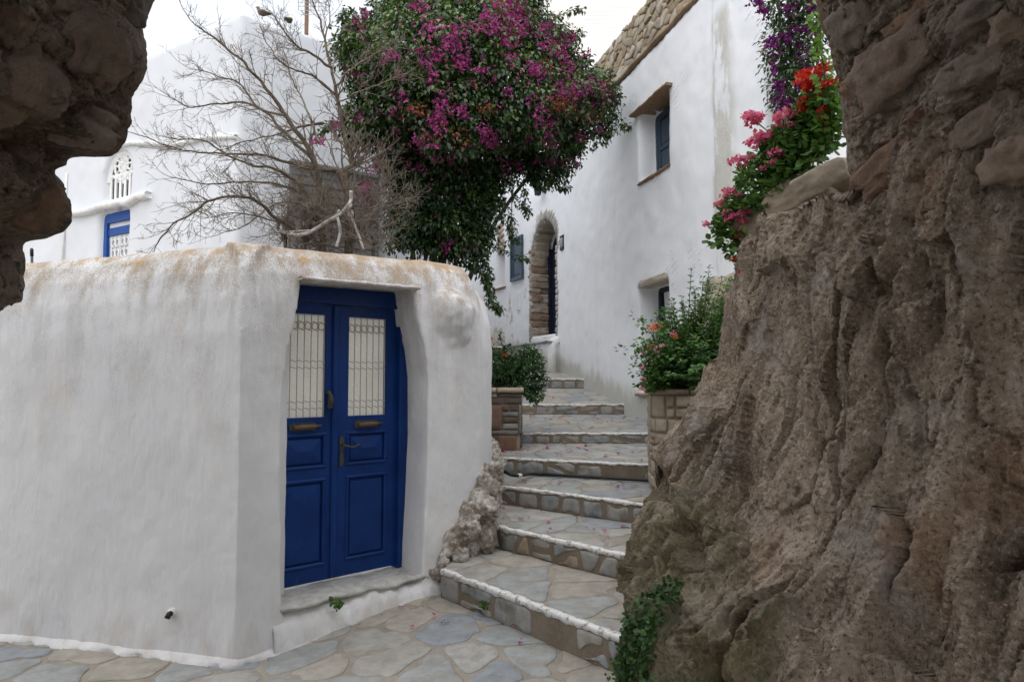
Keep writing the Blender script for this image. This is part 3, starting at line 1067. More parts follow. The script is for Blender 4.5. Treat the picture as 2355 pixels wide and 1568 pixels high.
# plastered face under the sill
V, F = [], []
for i in range(nn + 1):
    t = lerp(a0 - .05, a1 + .02, i / nn)
    p = C1 + DD * t
    g = float(gz(p[0], p[1]))
    bul = .02 * math.sin(t * 5)
    for y, z in ((-.45, -.1), (-.45, zs - .05), (-.02, zs - .05), (.004 + bul * .3, zs - .10), (.018 + bul * .4, (zs + g) / 2), (.05, g - .02), (.05, -.1)):
        V.append(fm @ Vector((t, y, z)))
for i in range(nn):
    for q in range(7):
        F.append((i * 7 + q, i * 7 + (q + 1) % 7, i * 7 + 7 + (q + 1) % 7, i * 7 + 7 + q))
F += [tuple(range(7)), tuple(nn * 7 + q for q in range(6, -1, -1))]
link('sill_face', mesh('sill_face', V, F), M['garden_wall'], gw, True)
# whitewash slopped on the paving along the foot of the wall
def foot_strip(pts, name):
    V, F = [], []
    m = len(pts)
    for i, (p, nrmv) in enumerate(pts):
        w = .010 + .03 * perlin(np.array([[i * .31, 2.2, p[0] * 2]]))[0] + random.uniform(-.006, .006)
        for off, dz in ((-.06, .06), (.012, .045), (.03, .020), (.03 + w, .012), (.035 + w, -.01)):
            q = p + nrmv * off
            V.append((q[0], q[1], float(gz(q[0], q[1])) + dz))
    for i in range(m - 1):
        for q in range(4):
            F.append((i * 5 + q, i * 5 + 5 + q, i * 5 + 6 + q, i * 5 + 1 + q))
    link(name, mesh(name, V, F), M['garden_wall'], gw, True)
foot_strip([(C1 + DL * t, DLN) for t in np.linspace(3.3, .03, 110)] + [(C1 + DD * .0, nrm(DN + DLN))] + [(C1 + DD * t, DN) for t in np.linspace(.03, 1.36, 46)], 'whitewash_foot')

# ------------------------------------------------------------------ rock on the right
KEYS = [
    [(-.25, 1.33, 6.4), (.5, 1.34, 6.4), (.86, 1.45, 6.4)],
    [(-.25, .98, 5.35), (.5, 1.00, 5.35), (.90, 1.06, 5.4)],
    [(-.25, .68, 4.45), (.5, .72, 4.5), (.75, .84, 4.6), (.95, 1.02, 4.65), (1.05, 1.10, 4.65), (1.3, 1.17, 4.65), (1.60, 1.26, 4.65)],
    [(-.25, .50, 3.60), (.5, .56, 3.70), (.9, .80, 3.85), (1.05, .95, 3.9), (1.2, 1.0, 3.92), (1.55, 1.12, 3.95), (1.72, 1.24, 3.9), (2.28, 1.27, 3.85)],
    [(-.25, .82, 2.80), (.5, .87, 2.85), (1.0, 1.02, 2.95), (1.5, 1.14, 3.05), (2.40, 1.28, 3.15)],
    [(-.25, 1.12, 2.05), (1.0, 1.22, 2.15), (1.5, 1.29, 2.2), (2.36, 1.37, 2.35)],
    [(-.25, 1.42, 1.1), (1.0, 1.46, 1.15), (2.3, 1.52, 1.2)],
    [(-.25, 1.62, 0), (2.3, 1.66, 0)],
    [(-.25, 1.75, -2.4), (2.3, 1.75, -2.4)]]
NV, NCAP = 470, 50
cols = []
for kk in KEYS:
    a = np.array(kk)
    zz = np.linspace(a[0, 0], a[-1, 0], NV)
    cols.append(np.stack([np.interp(zz, a[:, 0], a[:, 1]), np.interp(zz, a[:, 0], a[:, 2]), zz], 1))
cols = np.array(cols)                          # key, row, xyz
tk = [0, 1.0, 1.9, 2.75, 3.7, 4.6, 5.5, 6.4, 8]
tu = np.concatenate([np.linspace(0, 1.9, 130), np.linspace(1.9, 5.2, 430)[1:], np.linspace(5.2, 8, 40)[1:]])
NU = len(tu)
R3 = np.zeros((NU, NV, 3))
# smooth interpolation between key columns
def mono(x, xp, fp):
    xp = np.array(xp, float)
    m = np.zeros_like(fp)
    m[1:-1] = (fp[2:] - fp[:-2]) / (xp[2:] - xp[:-2])[:, None, None]
    m[0] = (fp[1] - fp[0]) / (xp[1] - xp[0]); m[-1] = (fp[-1] - fp[-2]) / (xp[-1] - xp[-2])
    out = np.zeros((len(x),) + fp.shape[1:])
    for i, t in enumerate(x):
        k = min(np.searchsorted(xp, t, 'right') - 1, len(xp) - 2)
        h = xp[k + 1] - xp[k]
        u = (t - xp[k]) / h
        out[i] = (2 * u ** 3 - 3 * u * u + 1) * fp[k] + (u ** 3 - 2 * u * u + u) * h * m[k] + (-2 * u ** 3 + 3 * u * u) * fp[k + 1] + (u ** 3 - u * u) * h * m[k + 1]
    return out
R3 = mono(tu, tk, cols)
cap = np.zeros((NU, NCAP, 3))
for j in range(NCAP):
    s = (j + 1) / NCAP
    cap[:, j, 0] = R3[:, -1, 0] + 1.3 * s
    cap[:, j, 1] = R3[:, -1, 1] + .25 * s
    cap[:, j, 2] = R3[:, -1, 2] + .05 * math.sin(s * 3.1) + .04 * min(1, s * 8)
R3 = np.concatenate([R3, cap], 1)
gu = np.gradient(R3, axis=0); gv = np.gradient(R3, axis=1)
nr = np.cross(gv, gu).reshape(-1, 3)
nr /= np.linalg.norm(nr, axis=1)[:, None] + 1e-9
V = R3.reshape(-1, 3)
if np.mean(nr[:, 0]) > 0: nr = -nr
flank = sstep(1.25, .75, V[:, 0]) * sstep(1.2, .8, V[:, 2])           # fluted mossy flank by the stairs
warp = np.stack([fbm(V * 1.1 + 3, 3), fbm(V * 1.1 + 9, 3), fbm(V * 1.1 + 15, 3)], 1) * .25
Q = (V + warp) * [1, 1, .42]
SH = V + warp * .5
SH = np.stack([SH[:, 0] - .08 * SH[:, 2], SH[:, 1] + .12 * SH[:, 2], SH[:, 2]], 1)      # the grain leans
d = .06 * fbm(V * [1.2, 1.2, .6] + 2, 3)
d += .075 * ridged(SH * [2.0, 2.0, .45] + 4, 3, .45)
h0, e0 = facets(SH * [1.9, 1.9, .8] + 7, 51)
d += .040 * h0
h1, e1 = facets(SH * [4.2, 4.2, 1.5] + 11, 21)
d += .030 * h1 - .022 * sstep(.09, .0, e1) * sstep(-.1, .3, perlin(V * 2.1 + 5))
h2, e2 = facets(SH * [13, 13, 4.2] + 3, 33)
d += .0068 * h2
d += flank * .060 * ridged((V + warp * .6) * [6.0, 4.0, .9], 3, .5)
d += .012 * fbm(SH * [8, 8, 3], 4, .55)
d += .011 * ridged(SH * [15, 15, 3.2], 3, .6)
d += .0055 * fbm(SH * [30, 30, 10], 4, .66)
d += .0065 * ridged(V * [55, 55, 30], 3, .65)
d -= np.mean(d) + .03
d -= flank * .04
# creases, hollows and spurs of this particular rock, laid out along lines on its face
rel = V - CAM
fw_ = rel[:, 1] * CP + rel[:, 2] * SP
ppx = PW / 2 + PF * rel[:, 0] / np.maximum(fw_, .3)
ppy = PH / 2 - PF * (-rel[:, 1] * SP + rel[:, 2] * CP) / np.maximum(fw_, .3)
wob = 10 * fbm(V * 7 + 40, 3)
front_ = (V[:, 1] > .9) & (np.arange(len(V)) % (NV + NCAP) < NV)
def along(line, depth, width, sharp=2.0):
    best = np.full(len(V), 1e9)
    for (ax, ay), (bx, by) in zip(line[:-1], line[1:]):
        t = np.clip(((ppx - ax) * (bx - ax) + (ppy - ay) * (by - ay)) / ((bx - ax) ** 2 + (by - ay) ** 2), 0, 1)
        best = np.minimum(best, np.hypot(ax + (bx - ax) * t - ppx + wob, ay + (by - ay) * t - ppy + wob * .6))
    return depth * np.exp(-(best / width) ** sharp) * front_
d -= along([(2112, 515), (2085, 575), (2055, 640), (2040, 690)], .055, 17, 3)
d -= along([(2040, 690), (2005, 780), (1985, 870), (1958, 930)], .028, 9)
d -= along([(2118, 600), (2100, 650)], .05, 20, 3)
d += along([(2150, 560), (2090, 720), (2060, 830)], .025, 26)
d -= along([(1872, 765), (1850, 825), (1800, 960), (1770, 1040)], .030, 10)
d -= along([(2030, 850), (1995, 930), (2050, 900)], .035, 16, 3)
d -= along([(1500, 1085), (1535, 1180), (1555, 1265), (1545, 1345)], .10, 20, 3)
d -= along([(1720, 1350), (1668, 1470), (1665, 1570)], .055, 16, 3)
d += along([(1760, 1400), (1740, 1540)], .05, 60)
d -= along([(1960, 430), (1900, 520), (1890, 600), (1915, 640)], .022, 10)
d -= along([(2200, 1060), (2290, 1130), (2320, 1200)], .022, 9)
d -= along([(2230, 1350), (2310, 1260)], .03, 22, 3)
d -= along([(1950, 640), (1930, 800), (1900, 1000), (1880, 1200)], .018, 12)
d += along([(1712, 700), (1715, 860), (1680, 1050), (1640, 1300)], .035, 38)
d -= along([(1790, 620), (1780, 760), (1800, 820)], .022, 14)
d -= along([(2180, 480), (2230, 700), (2260, 900)], .02, 14)
V = V + nr * d[:, None]
rock = link('rock_outcrop', np_mesh('rock_outcrop', V, grid_faces(NU, NV + NCAP)), M['rock'], None, True)
tag(rock, 'huge rough brown bedrock rising beside the stairs, green with moss at its foot', 'rock')

# ------------------------------------------------------------------ vaulted passage the view looks out of
arch = empty('vaulted_passage', (0, .5, 0))
tag(arch, 'dark rubble stone vault framing the view, stones bedded in mortar', 'archway')
EDGE = [np.array([1.40, 2.82, 2.15]), P(1962, 432, 2.80), P(1951, 385, 2.78), P(1946, 333, 2.76), P(1937, 295, 2.74), P(1936, 240, 2.72), P(1933, 184, 2.70), P(1915, 118, 2.68), P(1901, 79, 2.67), P(1884, 35, 2.65), P(1879, 0, 2.64), P(1870, -60, 2.62),
        np.array([1.02, 2.55, 3.60]), np.array([.60, 2.4, 3.85]), np.array([0, 2.2, 3.9]), np.array([-.52, 2.0, 3.5]), np.array([-.80, 1.85, 3.0]),
        P(352, 0, 1.75), P(316, 53, 1.74), P(326, 110, 1.72), P(322, 160, 1.71), P(303, 200, 1.70), P(286, 240, 1.70), P(291, 285, 1.70), P(278, 325, 1.70), P(250, 358, 1.70), P(160, 362, 1.70), P(147, 381, 1.70), P(126, 396, 1.70),
        P(146, 430, 1.70), P(158, 465, 1.70), P(160, 500, 1.70), P(146, 525, 1.70), P(100, 548, 1.70), P(48, 560, 1.70), P(45, 600, 1.70), P(38, 690, 1.70), P(0, 720, 1.70), np.array([-1.36, 1.7, 1.55]), np.array([-1.44, 1.7, .8]), np.array([-1.46, 1.7, -.3])]
NS, ND = 560, 170
E = spline(EDGE, NS)
dep = np.concatenate([np.linspace(0, 1.2, 130), np.linspace(1.2, 3.6, ND - 130 + 1)[1:]])
lean = -.05 * sstep(.3, 1.0, E[:, 0])                   # the right-hand pier leans in a little towards the viewer
V = E[:, None, :] + np.stack([0 * dep, -dep, 0 * dep], 1)[None] + (lean[:, None] * dep[None, :])[..., None] * np.array([1.0, 0, 0])
cen = np.array([0, 0, 2.0])
toC = cen - V.reshape(-1, 3); toC[:, 1] = 0
toC /= np.linalg.norm(toC, axis=1)[:, None]
Vf = V.reshape(-1, 3)
dd = .050 * fbm(Vf * 3.2, 4, .55) + .030 * fbm(Vf * 11, 4, .6) + .008 * fbm(Vf * 42, 3, .6) + .035 * ridged(Vf * [4, 3, 6] + 5, 3)
dd *= np.tile(.25 + .75 * sstep(0, .22, dep), NS)
inner = Vf + toC * dd[:, None]
outer = E + np.stack([-toC.reshape(NS, ND, 3)[:, 0, i] for i in range(3)], 1) * .7
outer_back = outer + [0, -3.6, 0]
VV = np.concatenate([inner, outer, outer_back])
F1 = grid_faces(NS, ND)
i = np.arange(NS - 1)
o0, o1 = NS * ND, NS * ND + NS
F2 = np.stack([i * ND, o0 + i, o0 + i + 1, (i + 1) * ND], 1)
F3 = np.stack([o0 + i, o1 + i, o1 + i + 1, o0 + i + 1], 1)
F4 = np.stack([i * ND + ND - 1, (i + 1) * ND + ND - 1, o1 + i + 1, o1 + i], 1)
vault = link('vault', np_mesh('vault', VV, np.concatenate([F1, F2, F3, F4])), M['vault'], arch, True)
# unseen blocks added to shade the garden wall's left wing, white to bounce light
mb = MB(); mb.box(-7.5, -1.1, -1.6, 1.48, 4.35, 5.7); mb.build('shade_block_top', M['white'], arch)
mb = MB(); mb.box(-7.5, -2.05, -1.6, 1.5, -.2, 4.34); mb.build('shade_block_base', M['white'], arch)
from mathutils.bvhtree import BVHTree
vb = BVHTree.FromPolygons([Vector(v) for v in inner], [tuple(int(q) for q in f) for f in F1])
def bedded(px, py, rx, ry, rot, seed, thick=.06, sink=.55, rough=.42, square=.3):
    """stone bedded in the passage wall where the photo shows it, half sizes in photo pixels"""
    d = nrm(ray(px, py))
    h = vb.ray_cast(Vector(CAM), Vector(d))
    if h[0] is None: return
    c, n_ = np.array(h[0]), np.array(cen - np.array(h[0])); n_[1] = -.35; n_ = nrm(n_)
    if np.dot(n_, d) > 0: n_ = -n_
    t1 = nrm(np.cross([0, 0, 1.0], n_)); t2 = np.cross(n_, t1)
    ca, sa = math.cos(math.radians(rot)), math.sin(math.radians(rot))
    t1, t2 = t1 * ca + t2 * sa, t2 * ca - t1 * sa
    dist = c[1] / PF
    f1 = max(.4, np.linalg.norm(t1 - d * np.dot(t1, d))); f2 = max(.5, np.linalg.norm(t2 - d * np.dot(t2, d)))
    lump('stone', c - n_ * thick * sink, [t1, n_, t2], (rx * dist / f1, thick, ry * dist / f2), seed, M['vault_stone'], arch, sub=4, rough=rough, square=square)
for k, a in enumerate([
    (2045, 165, 118, 72, 14), (1972, 200, 45, 40, 6), (1960, 60, 60, 62, 0), (2115, 35, 100, 52, 14),
    (2080, 350, 165, 46, 16), (2250, 150, 95, 48, 8), (2285, 270, 105, 50, 12), (2005, 262, 58, 16, 4), (2110, 262, 48, 16, 12), (2195, 225, 46, 26, 10),
    (2235, 40, 75, 45, 6), (2330, 60, 55, 55, 0), (2320, 370, 60, 55, 4), (2190, 370, 60, 26, 12)]):
    bedded(*a, 20 + k)
for k, a in enumerate([
    (100, 470, 62, 62, 6), (20, 640, 26, 60, 0), (205, 290, 72, 52, 6), (235, 120, 72, 80, -6), (300, 25, 40, 45, 0),
    (90, 190, 72, 75, 0), (50, 350, 60, 40, 8), (150, 20, 80, 45, 8), (30, 60, 50, 65, 0), (15, 240, 40, 55, 0)]):
    bedded(*a, 60 + k, thick=.05, sink=.6)

# ------------------------------------------------------------------ old house on the left
HK = np.array([-3.60, 9.0])                       # its near corner
HL, HR = nrm([-.85, .525]), nrm([.82, .57])       # along its two faces
HLN = np.array([-HL[1], HL[0]]); HLN = HLN if np.dot(HLN, -HK) > 0 else -HLN
HRN = np.array([HR[1], -HR[0]]); HRN = HRN if np.dot(HRN, -HK) > 0 else -HRN
hl = empty('white_house', (HK[0], HK[1], 0))
tag(hl, 'white cubic house with blue door and arched fanlight behind the garden wall', 'house')
HE = HK + HR * 2.15
def hpt(px, py): return onwall(px, py, HK, HL)
def ht(px, py):
    p = hpt(px, py)
    return float(np.dot(p[:2] - HK, HL)), float(p[2])
plan = [HK, HE, HE + np.array([.5, 5.0]), HK + HL * 9 + np.array([1.5, 6.0]), HK + HL * 9]
TOPZ = [6.50, 6.42, 6.4, 6.4, 6.42]
body = MB()
n = len(plan)
body.add([(p[0], p[1], -.2) for p in plan] + [(p[0], p[1], z) for p, z in zip(plan, TOPZ)],
         [tuple(range(n - 1, -1, -1)), tuple(range(n, 2 * n))] + [(k, (k + 1) % n, n + (k + 1) % n, n + k) for k in range(n)])
fmL = frame((HK[0], HK[1], 0), HL, HLN)
d0, d1 = ht(293, 520)[0], ht(226, 520)[0]
dzt = ht(260, 483)[1]
REC = .13
cutd = MB(fmL); cutd.box(d0, d1, -REC, .3, .9, dzt)
f0, f1 = ht(300, 420)[0], ht(236, 420)[0]
fz0, fz1 = ht(268, 462)[1], ht(268, 344)[1]
def archpoly(x0, x1, z0, z1, n=14):
    r = (x1 - x0) / 2
    zc = z1 - r * 1.15
    return [(x0, z0), (x1, z0)] + [(x0 + r + r * math.cos(a), zc + (z1 - zc) * math.sin(a)) for a in np.linspace(0, math.pi, n)]
cutf = MB(fmL); cutf.prism(archpoly(f0, f1, fz0, fz1), -REC, .3)
me = plastered(body, [cutd, cutf], None, .055, 2)
V, Nn = co_of(me), no_of(me)
V = V + Nn * (.022 * fbm(V * .9, 3) + .006 * fbm(V * 5, 3))[:, None]
set_co(me, V)
link('wall', me, M['house_left'], hl, True)
# drip ledges
def ledge(pts, drop, out, name, parent, mat='white', outn=HLN, seed=1):
    W = spline(pts, 60)
    V, F = [], []
    for i, p in enumerate(W):
        e = out * (1 + .25 * perlin(np.array([[i * .35, seed, 1.1]]))[0])
        dz = drop * (1 + .35 * perlin(np.array([[i * .27, seed, 7.1]]))[0])
        for o, z in ((-.08, 0), (e * .8, .004), (e, -dz * .3), (e * .8, -dz), (-.08, -dz * 1.2)):
            V.append((p[0] + outn[0] * o, p[1] + outn[1] * o, p[2] + z))
    for i in range(59):
        for q in range(5):
            F.append((i * 5 + q, i * 5 + (q + 1) % 5, i * 5 + 5 + (q + 1) % 5, i * 5 + 5 + q))
    F += [tuple(range(5)), tuple(59 * 5 + q for q in range(4, -1, -1))]
    return link(name, mesh(name, V, F), M[mat], parent, True)
ledge([hpt(*p) for p in [(150, 483), (190, 486), (230, 474), (262, 466), (300, 460), (325, 449), (350, 443)]], .085, .11, 'ledge', hl, seed=3)
ledge([hpt(*p) for p in [(270, 331), (330, 326), (400, 330), (440, 322), (470, 315), (530, 312), (546, 311)]], .05, .05, 'ledge', hl, seed=8)
# fanlight lattice of white plaster over a plate coloured dark for the shade within
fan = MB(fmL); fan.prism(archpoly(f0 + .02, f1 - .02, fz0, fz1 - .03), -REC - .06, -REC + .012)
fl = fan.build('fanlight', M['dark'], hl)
lat = MB(fmL)
fw = f1 - f0
poly = archpoly(f0 + .02, f1 - .02, fz0, fz1 - .03, 24)
for i in range(2, len(poly) - 1):
    a, b = poly[i], poly[i + 1]
    lat.tube([(a[0], -REC + .02, a[1]), (b[0], -REC + .02, b[1])], .05, 5)
for k in range(6):
    x = f0 + .06 + (fw - .12) * k / 5
    lat.box(x - .028, x + .028, -REC, -REC + .035, fz0, fz0 + .42)
zc = fz0 + .42
for k in range(5):
    x = f0 + .06 + (fw - .12) * (k + .5) / 5
    an = np.linspace(0, math.pi, 7)
    lat.tube([(x + .075 * math.cos(q), -REC + .02, zc - .06 + .075 * math.sin(q)) for q in an], .022, 5)
lat.box(f0 + .02, f1 - .02, -REC, -REC + .035, zc, zc + .05)
lat.box(f0 + .02, f1 - .02, -REC, -REC + .04, fz0, fz0 + .08)
zm = (zc + fz1) / 2 - .02
for k in range(6):
    an = k * math.pi / 6
    lat.tube([((f0 + f1) / 2 - .3 * math.cos(an), -REC + .02, zm - .3 * math.sin(an)), ((f0 + f1) / 2 + .3 * math.cos(an), -REC + .02, zm + .3 * math.sin(an))], .02, 5)
an = np.linspace(0, 2 * math.pi, 17)
for rr in (.12, .24):
    lat.tube([((f0 + f1) / 2 + rr * math.cos(q), -REC + .02, zm + rr * math.sin(q)) for q in an], .025, 5)
lat.build('lattice', M['white'], fl)
# blue door with white iron scrolls
bd = MB(fmL)
w = d1 - d0
bd.box(d0 - .03, d0 + .07, -REC - .05, -REC + .05, .9, dzt - .0)
bd.box(d1 - .10, d1 + .03, -REC - .05, -REC + .05, .9, dzt - .0)
bd.box(d0 + .07, d1 - .10, -REC - .05, -REC + .05, dzt - .16, dzt + .01)
bd.box(d0 + .07, d1 - .10, -REC - .05, -REC + .03, dzt - .36, dzt - .24)
bdo = bd.build('door', M['blue2'], hl)
gl = MB(fmL); gl.box(d0 + .07, d1 - .10, -REC - .06, -REC - .01, .9, dzt - .16)
gl.build('door_pane', M['slateblue'], bdo)
sc = MB(fmL)
for c in (.30, .70):
    xc = lerp(d0 + .07, d1 - .10, c)
    for k in range(9):
        zc_ = dzt - .48 - k * .17
        an = np.linspace(0, 2 * math.pi, 11)
        for sg in (-1, 1):
            sc.tube([(xc + sg * .055 + .05 * math.cos(q), -REC + .015, zc_ + .06 * math.sin(q)) for q in an], .011, 5)
    for off in (-.11, 0, .11):
        sc.tube([(xc + off, -REC + .012, .95), (xc + off, -REC + .012, dzt - .38)], .010, 5)
sc.build('door_grille', M['white'], bdo)
# pipe on the wall
pp = MB()
q0, q1 = hpt(158, 400), hpt(146, 640)
off = np.array([HLN[0] * .03, HLN[1] * .03, 0])
pp.tube([q0 + off, (q0 + q1) / 2 + off, q1 + off], .018, 8)
pp.build('wall_pipe', M['white'], hl, True)

# broom standing in the yard
br = empty('broom', tuple(P(74, 640, 7.2)))
tag(br, 'dark broom handle sticking up above the garden wall', 'broom')
mb = MB(); b0, b1 = P(79, 900, 7.2), P(73, 574, 7.25)
mb.tube([b0, b1], .013, 8)
mb.build('handle', M['slateblue'], br, True)
mb = MB(); bt = nrm(b1 - b0)
mb.tube([b1 - bt * .07, b1, b1 + bt * .015], [.017, .017, .010], 8)
mb.build('grip', M['black_rubber'], br, True)
mb = MB(); mb.box(b0[0] - .16, b0[0] + .16, b0[1] - .03, b0[1] + .03, b0[2] - .05, b0[2] + .02)
for k in range(14):
    x = b0[0] - .15 + k * .023
    mb.tube([(x, b0[1], b0[2] - .05), (x * 1.0, b0[1], max(.02, b0[2] - .35))], .010, 4)
mb.build('bristles', M['grey_wood'], br)

# weathered boards standing against the house
sl = empty('slatted_screen', tuple(HK + HR * 1.2) + (0,))
tag(sl, 'weathered grey slatted wooden screen behind the bare tree', 'screen')
fmR = frame((HK[0], HK[1], 0), HR, HRN)
def hrt(px, py):
    p = onwall(px, py, HK + HRN * .10, HR)
    return float(np.dot(p[:2] - HK, HR)), float(p[2])
s0, s1 = hrt(668, 480)[0], hrt(872, 480)[0]
ztop = hrt(790, 400)[1]
for k in range(22):
    z = ztop - .05 - k * .115
    mb = MB(fmR)
    e = random.uniform(-.006, .006)
    vs = [(x, y, zz) for x in (s0, s1) for y, zz in ((.075 + e, z - .068), (.105 + e, z - .072), (.092 + e, z + .045), (.075 + e, z + .047))]
    mb.add(vs, [(0, 1, 2, 3), (7, 6, 5, 4)] + [(q, 4 + q, 4 + (q + 1) % 4, (q + 1) % 4) for q in range(4)])
    mb.build('slat', M['grey_wood'], sl)
for x in (s0 + .02, (s0 + s1) / 2, s1 - .02):
    mb = MB(fmR); mb.box(x - .03, x + .03, .045, .073, ztop - 2.8, ztop)
    mb.build('post', M['grey_wood'], sl)
mb = MB(fmR); mb.box(s0 - .03, s1 + .03, .05, .17, ztop + .01, ztop + .055)
mb.build('top_rail', M['grey_wood'], sl)

# television aerial on the roof
an_ = empty('television_aerial', tuple(P(705, 75, 11.5)))
tag(an_, 'rusty mast with a thin wire grid aerial on the roof', 'aerial')
mb = MB(); m0, m1 = P(704, 110, 11.5), P(708, -120, 11.5)
mb.tube([m0 - [0, 0, .4], m1], .035, 8); mb.build('mast', M['rust'], an_, True)
mb = MB()
for k in range(12):
    y = -70 + k * 9.5
    a, b = P(686 if y < 24 else 690, y, 11.45), P(750, y, 11.45)
    mb.tube([a, b], .006, 4)
for x in (686, 701, 715, 733, 750):
    mb.tube([P(x, -75, 11.45), P(x, 26, 11.45)], .008, 4)
mb.tube([P(692, 24, 11.45), P(705, 42, 11.5)], .01, 4)
mb.build('wire_grid', M['alu'], an_)

# ------------------------------------------------------------------ house along the stairs on the right
rh = empty('stair_house', (2.4, 6.3, 0))
tag(rh, 'tall whitewashed house along the stairs with arched doorway and stone parapet', 'house')
BW = P(1437, 924, 9.6)[:2]
def wl(Y): return BW + np.array([-.25, 1]) * (Y - 9.6)
RW = [np.array([-2.6, 20.0]), np.array([-.50, 15.6]), np.array([.36, 13.62]), np.array([.84, 12.4]), wl(11.2), wl(9.6), wl(6.30)]
CORN = RW[-1]
RIGHT_END = CORN + np.array([5.0, .9])
outer = spline(RW, 61)
tng = np.gradient(outer, axis=0); tng /= np.linalg.norm(tng, axis=1)[:, None]
inn = np.stack([-tng[:, 1], tng[:, 0]], 1)
if inn[30, 0] < 0: inn = -inn
inner = outer + inn * .65
body = MB()
plan = [tuple(p) for p in outer] + [tuple(RIGHT_END), tuple(RIGHT_END + np.array([0, .65]))] + [tuple(p) for p in inner[-4::-1]]
EAVE = 5.86
# walls as a strip of quads so that the cut stays clean
no = len(outer)
def strip(mb, A, B, z0, z1):
    for i in range(len(A) - 1):
        vs = []
        for p in (A[i], A[i + 1], B[i + 1], B[i]):
            vs += [(p[0], p[1], z0), (p[0], p[1], z1)]
    m = len(A)
    vs = [(p[0], p[1], z) for p in A for z in (z0, z1)] + [(p[0], p[1], z) for p in B for z in (z0, z1)]
    fs = []
    for i in range(m - 1):
        a, b, c, d = 2 * i, 2 * i + 2, 2 * m + 2 * i, 2 * m + 2 * i + 2
        fs += [(a, b, b + 1, a + 1), (c, c + 1, d + 1, d), (a + 1, b + 1, d + 1, c + 1), (a, c, d, b)]
    fs += [(0, 1, 2 * m + 1, 2 * m), (2 * m - 2, 4 * m - 2, 4 * m - 1, 2 * m - 1)]
    mb.add(vs, fs)
strip(body, outer, inner, -.2, EAVE)
side = MB()
sd = nrm(RIGHT_END - CORN); sn = np.array([-sd[1], sd[0]])
strip(side, np.array([CORN + sd * .05, RIGHT_END]), np.array([CORN + sd * .05 + sn * .6, RIGHT_END + sn * .6]), -.2, EAVE)
# slightly proud plaster beside the corner
pw = [wl(7.18), wl(6.30)]
wn = nrm([-1, -.25])
strip(side, np.array([p + wn * .03 for p in pw]), np.array([p - wn * .3 for p in pw]), -.2, EAVE - .003)
def wf(Yn, Yf):
    """frame of the wall between its near and far point: x runs from near to far, y out of the wall"""
    ys_ = outer[:, 1]
    def at(Y): return np.array([np.interp(-Y, -ys_, outer[:, 0]), Y])
    a, b = at(Yn), at(Yf)
    d = nrm(b - a); n_ = np.array([-d[1], d[0]])
    if n_[0] > 0: n_ = -n_
    return frame((a[0], a[1], 0), d, n_), float(np.linalg.norm(b - a))
FU, WU = wf(8.24, 9.06)            # upper window
FLo, WLo = wf(8.30, 9.12)          # low window
FA, WA = wf(12.50, 13.60)          # arched doorway
FS, WS = wf(13.95, 14.45)          # shuttered window
FN, WN = wf(14.85, 15.25)          # niche
ZU0, ZU1 = 4.20, 5.13
ZL0, ZL1 = 1.44, 2.84
ZA0, ZA1 = 2.46, 4.66
c_u = MB(FU); c_u.prism([(0, ZU0), (WU, ZU0), (WU + .02, ZU1), (0, ZU1)], -.30, .3)
c_l = MB(FLo); c_l.prism([(0, ZL0), (WLo, ZL0), (WLo + .01, ZL1), (0, ZL1)], -.34, .3)
c_a = MB(FA); c_a.prism(archpoly(0, WA, ZA0, ZA1, 16), -.46, .3)
c_s = MB(FS); c_s.box(0, WS, -.06, .3, 3.70, 4.53)
c_n = MB(FN); c_n.box(0, WN, -.22, .3, 3.63, 4.45)
me = plastered(body, [c_u, c_l, c_a, c_s, c_n], side, .041, 2)
V, Nn = co_of(me), no_of(me)
V = V + Nn * (.020 * fbm(V * [1.1, 1.1, .8], 3) + .007 * fbm(V * 4.5, 3))[:, None]
set_co(me, V)
link('wall', me, M['house_right'], rh, True)
# flat roof behind the parapet
roof = [tuple(p + i_ * .3) for p, i_ in zip(outer[18::6], inn[18::6])] + [tuple(RIGHT_END), (7.5, 14.0), (2.2, 14.6)]
link('roof', mesh('roof', [(p[0], p[1], EAVE - .05) for p in roof], [tuple(range(len(roof)))]), M['white'], rh)
# parapet of rubble
PY0, PY1 = 6.1, 12.2
pl = np.array([outer[i] for i in range(no) if PY0 <= outer[i][1] <= PY1])[::-1]        # near -> far
plen = np.concatenate([[0], np.cumsum(np.linalg.norm(np.diff(pl, axis=0), axis=1))])
def pmap(s, z, h):
    x, y = np.interp(s, plen, pl[:, 0]), np.interp(s, plen, pl[:, 1])
    lean = (z - EAVE) * .12
    return (x - .97 * (h - .015 - lean), y - .24 * (h - .015 - lean), z)
ZP1 = 6.66
mb = MB()
S_ = np.linspace(0, plen[-1], 40)
A_ = np.array([pmap(s, EAVE, 0)[:2] for s in S_]); B_ = A_ + np.array([.45, .11])
vs = [(p[0], p[1], EAVE + .012) for p in A_] + [tuple(pmap(s, ZP1 - .03, 0)) for s in S_] + [(p[0], p[1], ZP1 - .03) for p in B_] + [(p[0], p[1], EAVE + .012) for p in B_]
m_ = len(S_)
fs = []
for r_ in range(4):
    for i in range(m_ - 1):
        a, b = r_ * m_ + i, ((r_ + 1) % 4) * m_ + i
        fs.append((a, a + 1, b + 1, b))
mb.add(vs, fs)
par = mb.build('parapet', M['rubble_mortar'], rh)
pts2 = []
zrow = EAVE + .05
while zrow < ZP1:
    hrow = random.uniform(.055, .13)
    s = random.uniform(-.3, 0)
    while s < plen[-1]:
        w = random.choice([random.uniform(.10, .2), random.uniform(.2, .6)])
        pts2.append((s + w / 2, zrow + random.uniform(-.03, .03)))
        s += w
    zrow += hrow
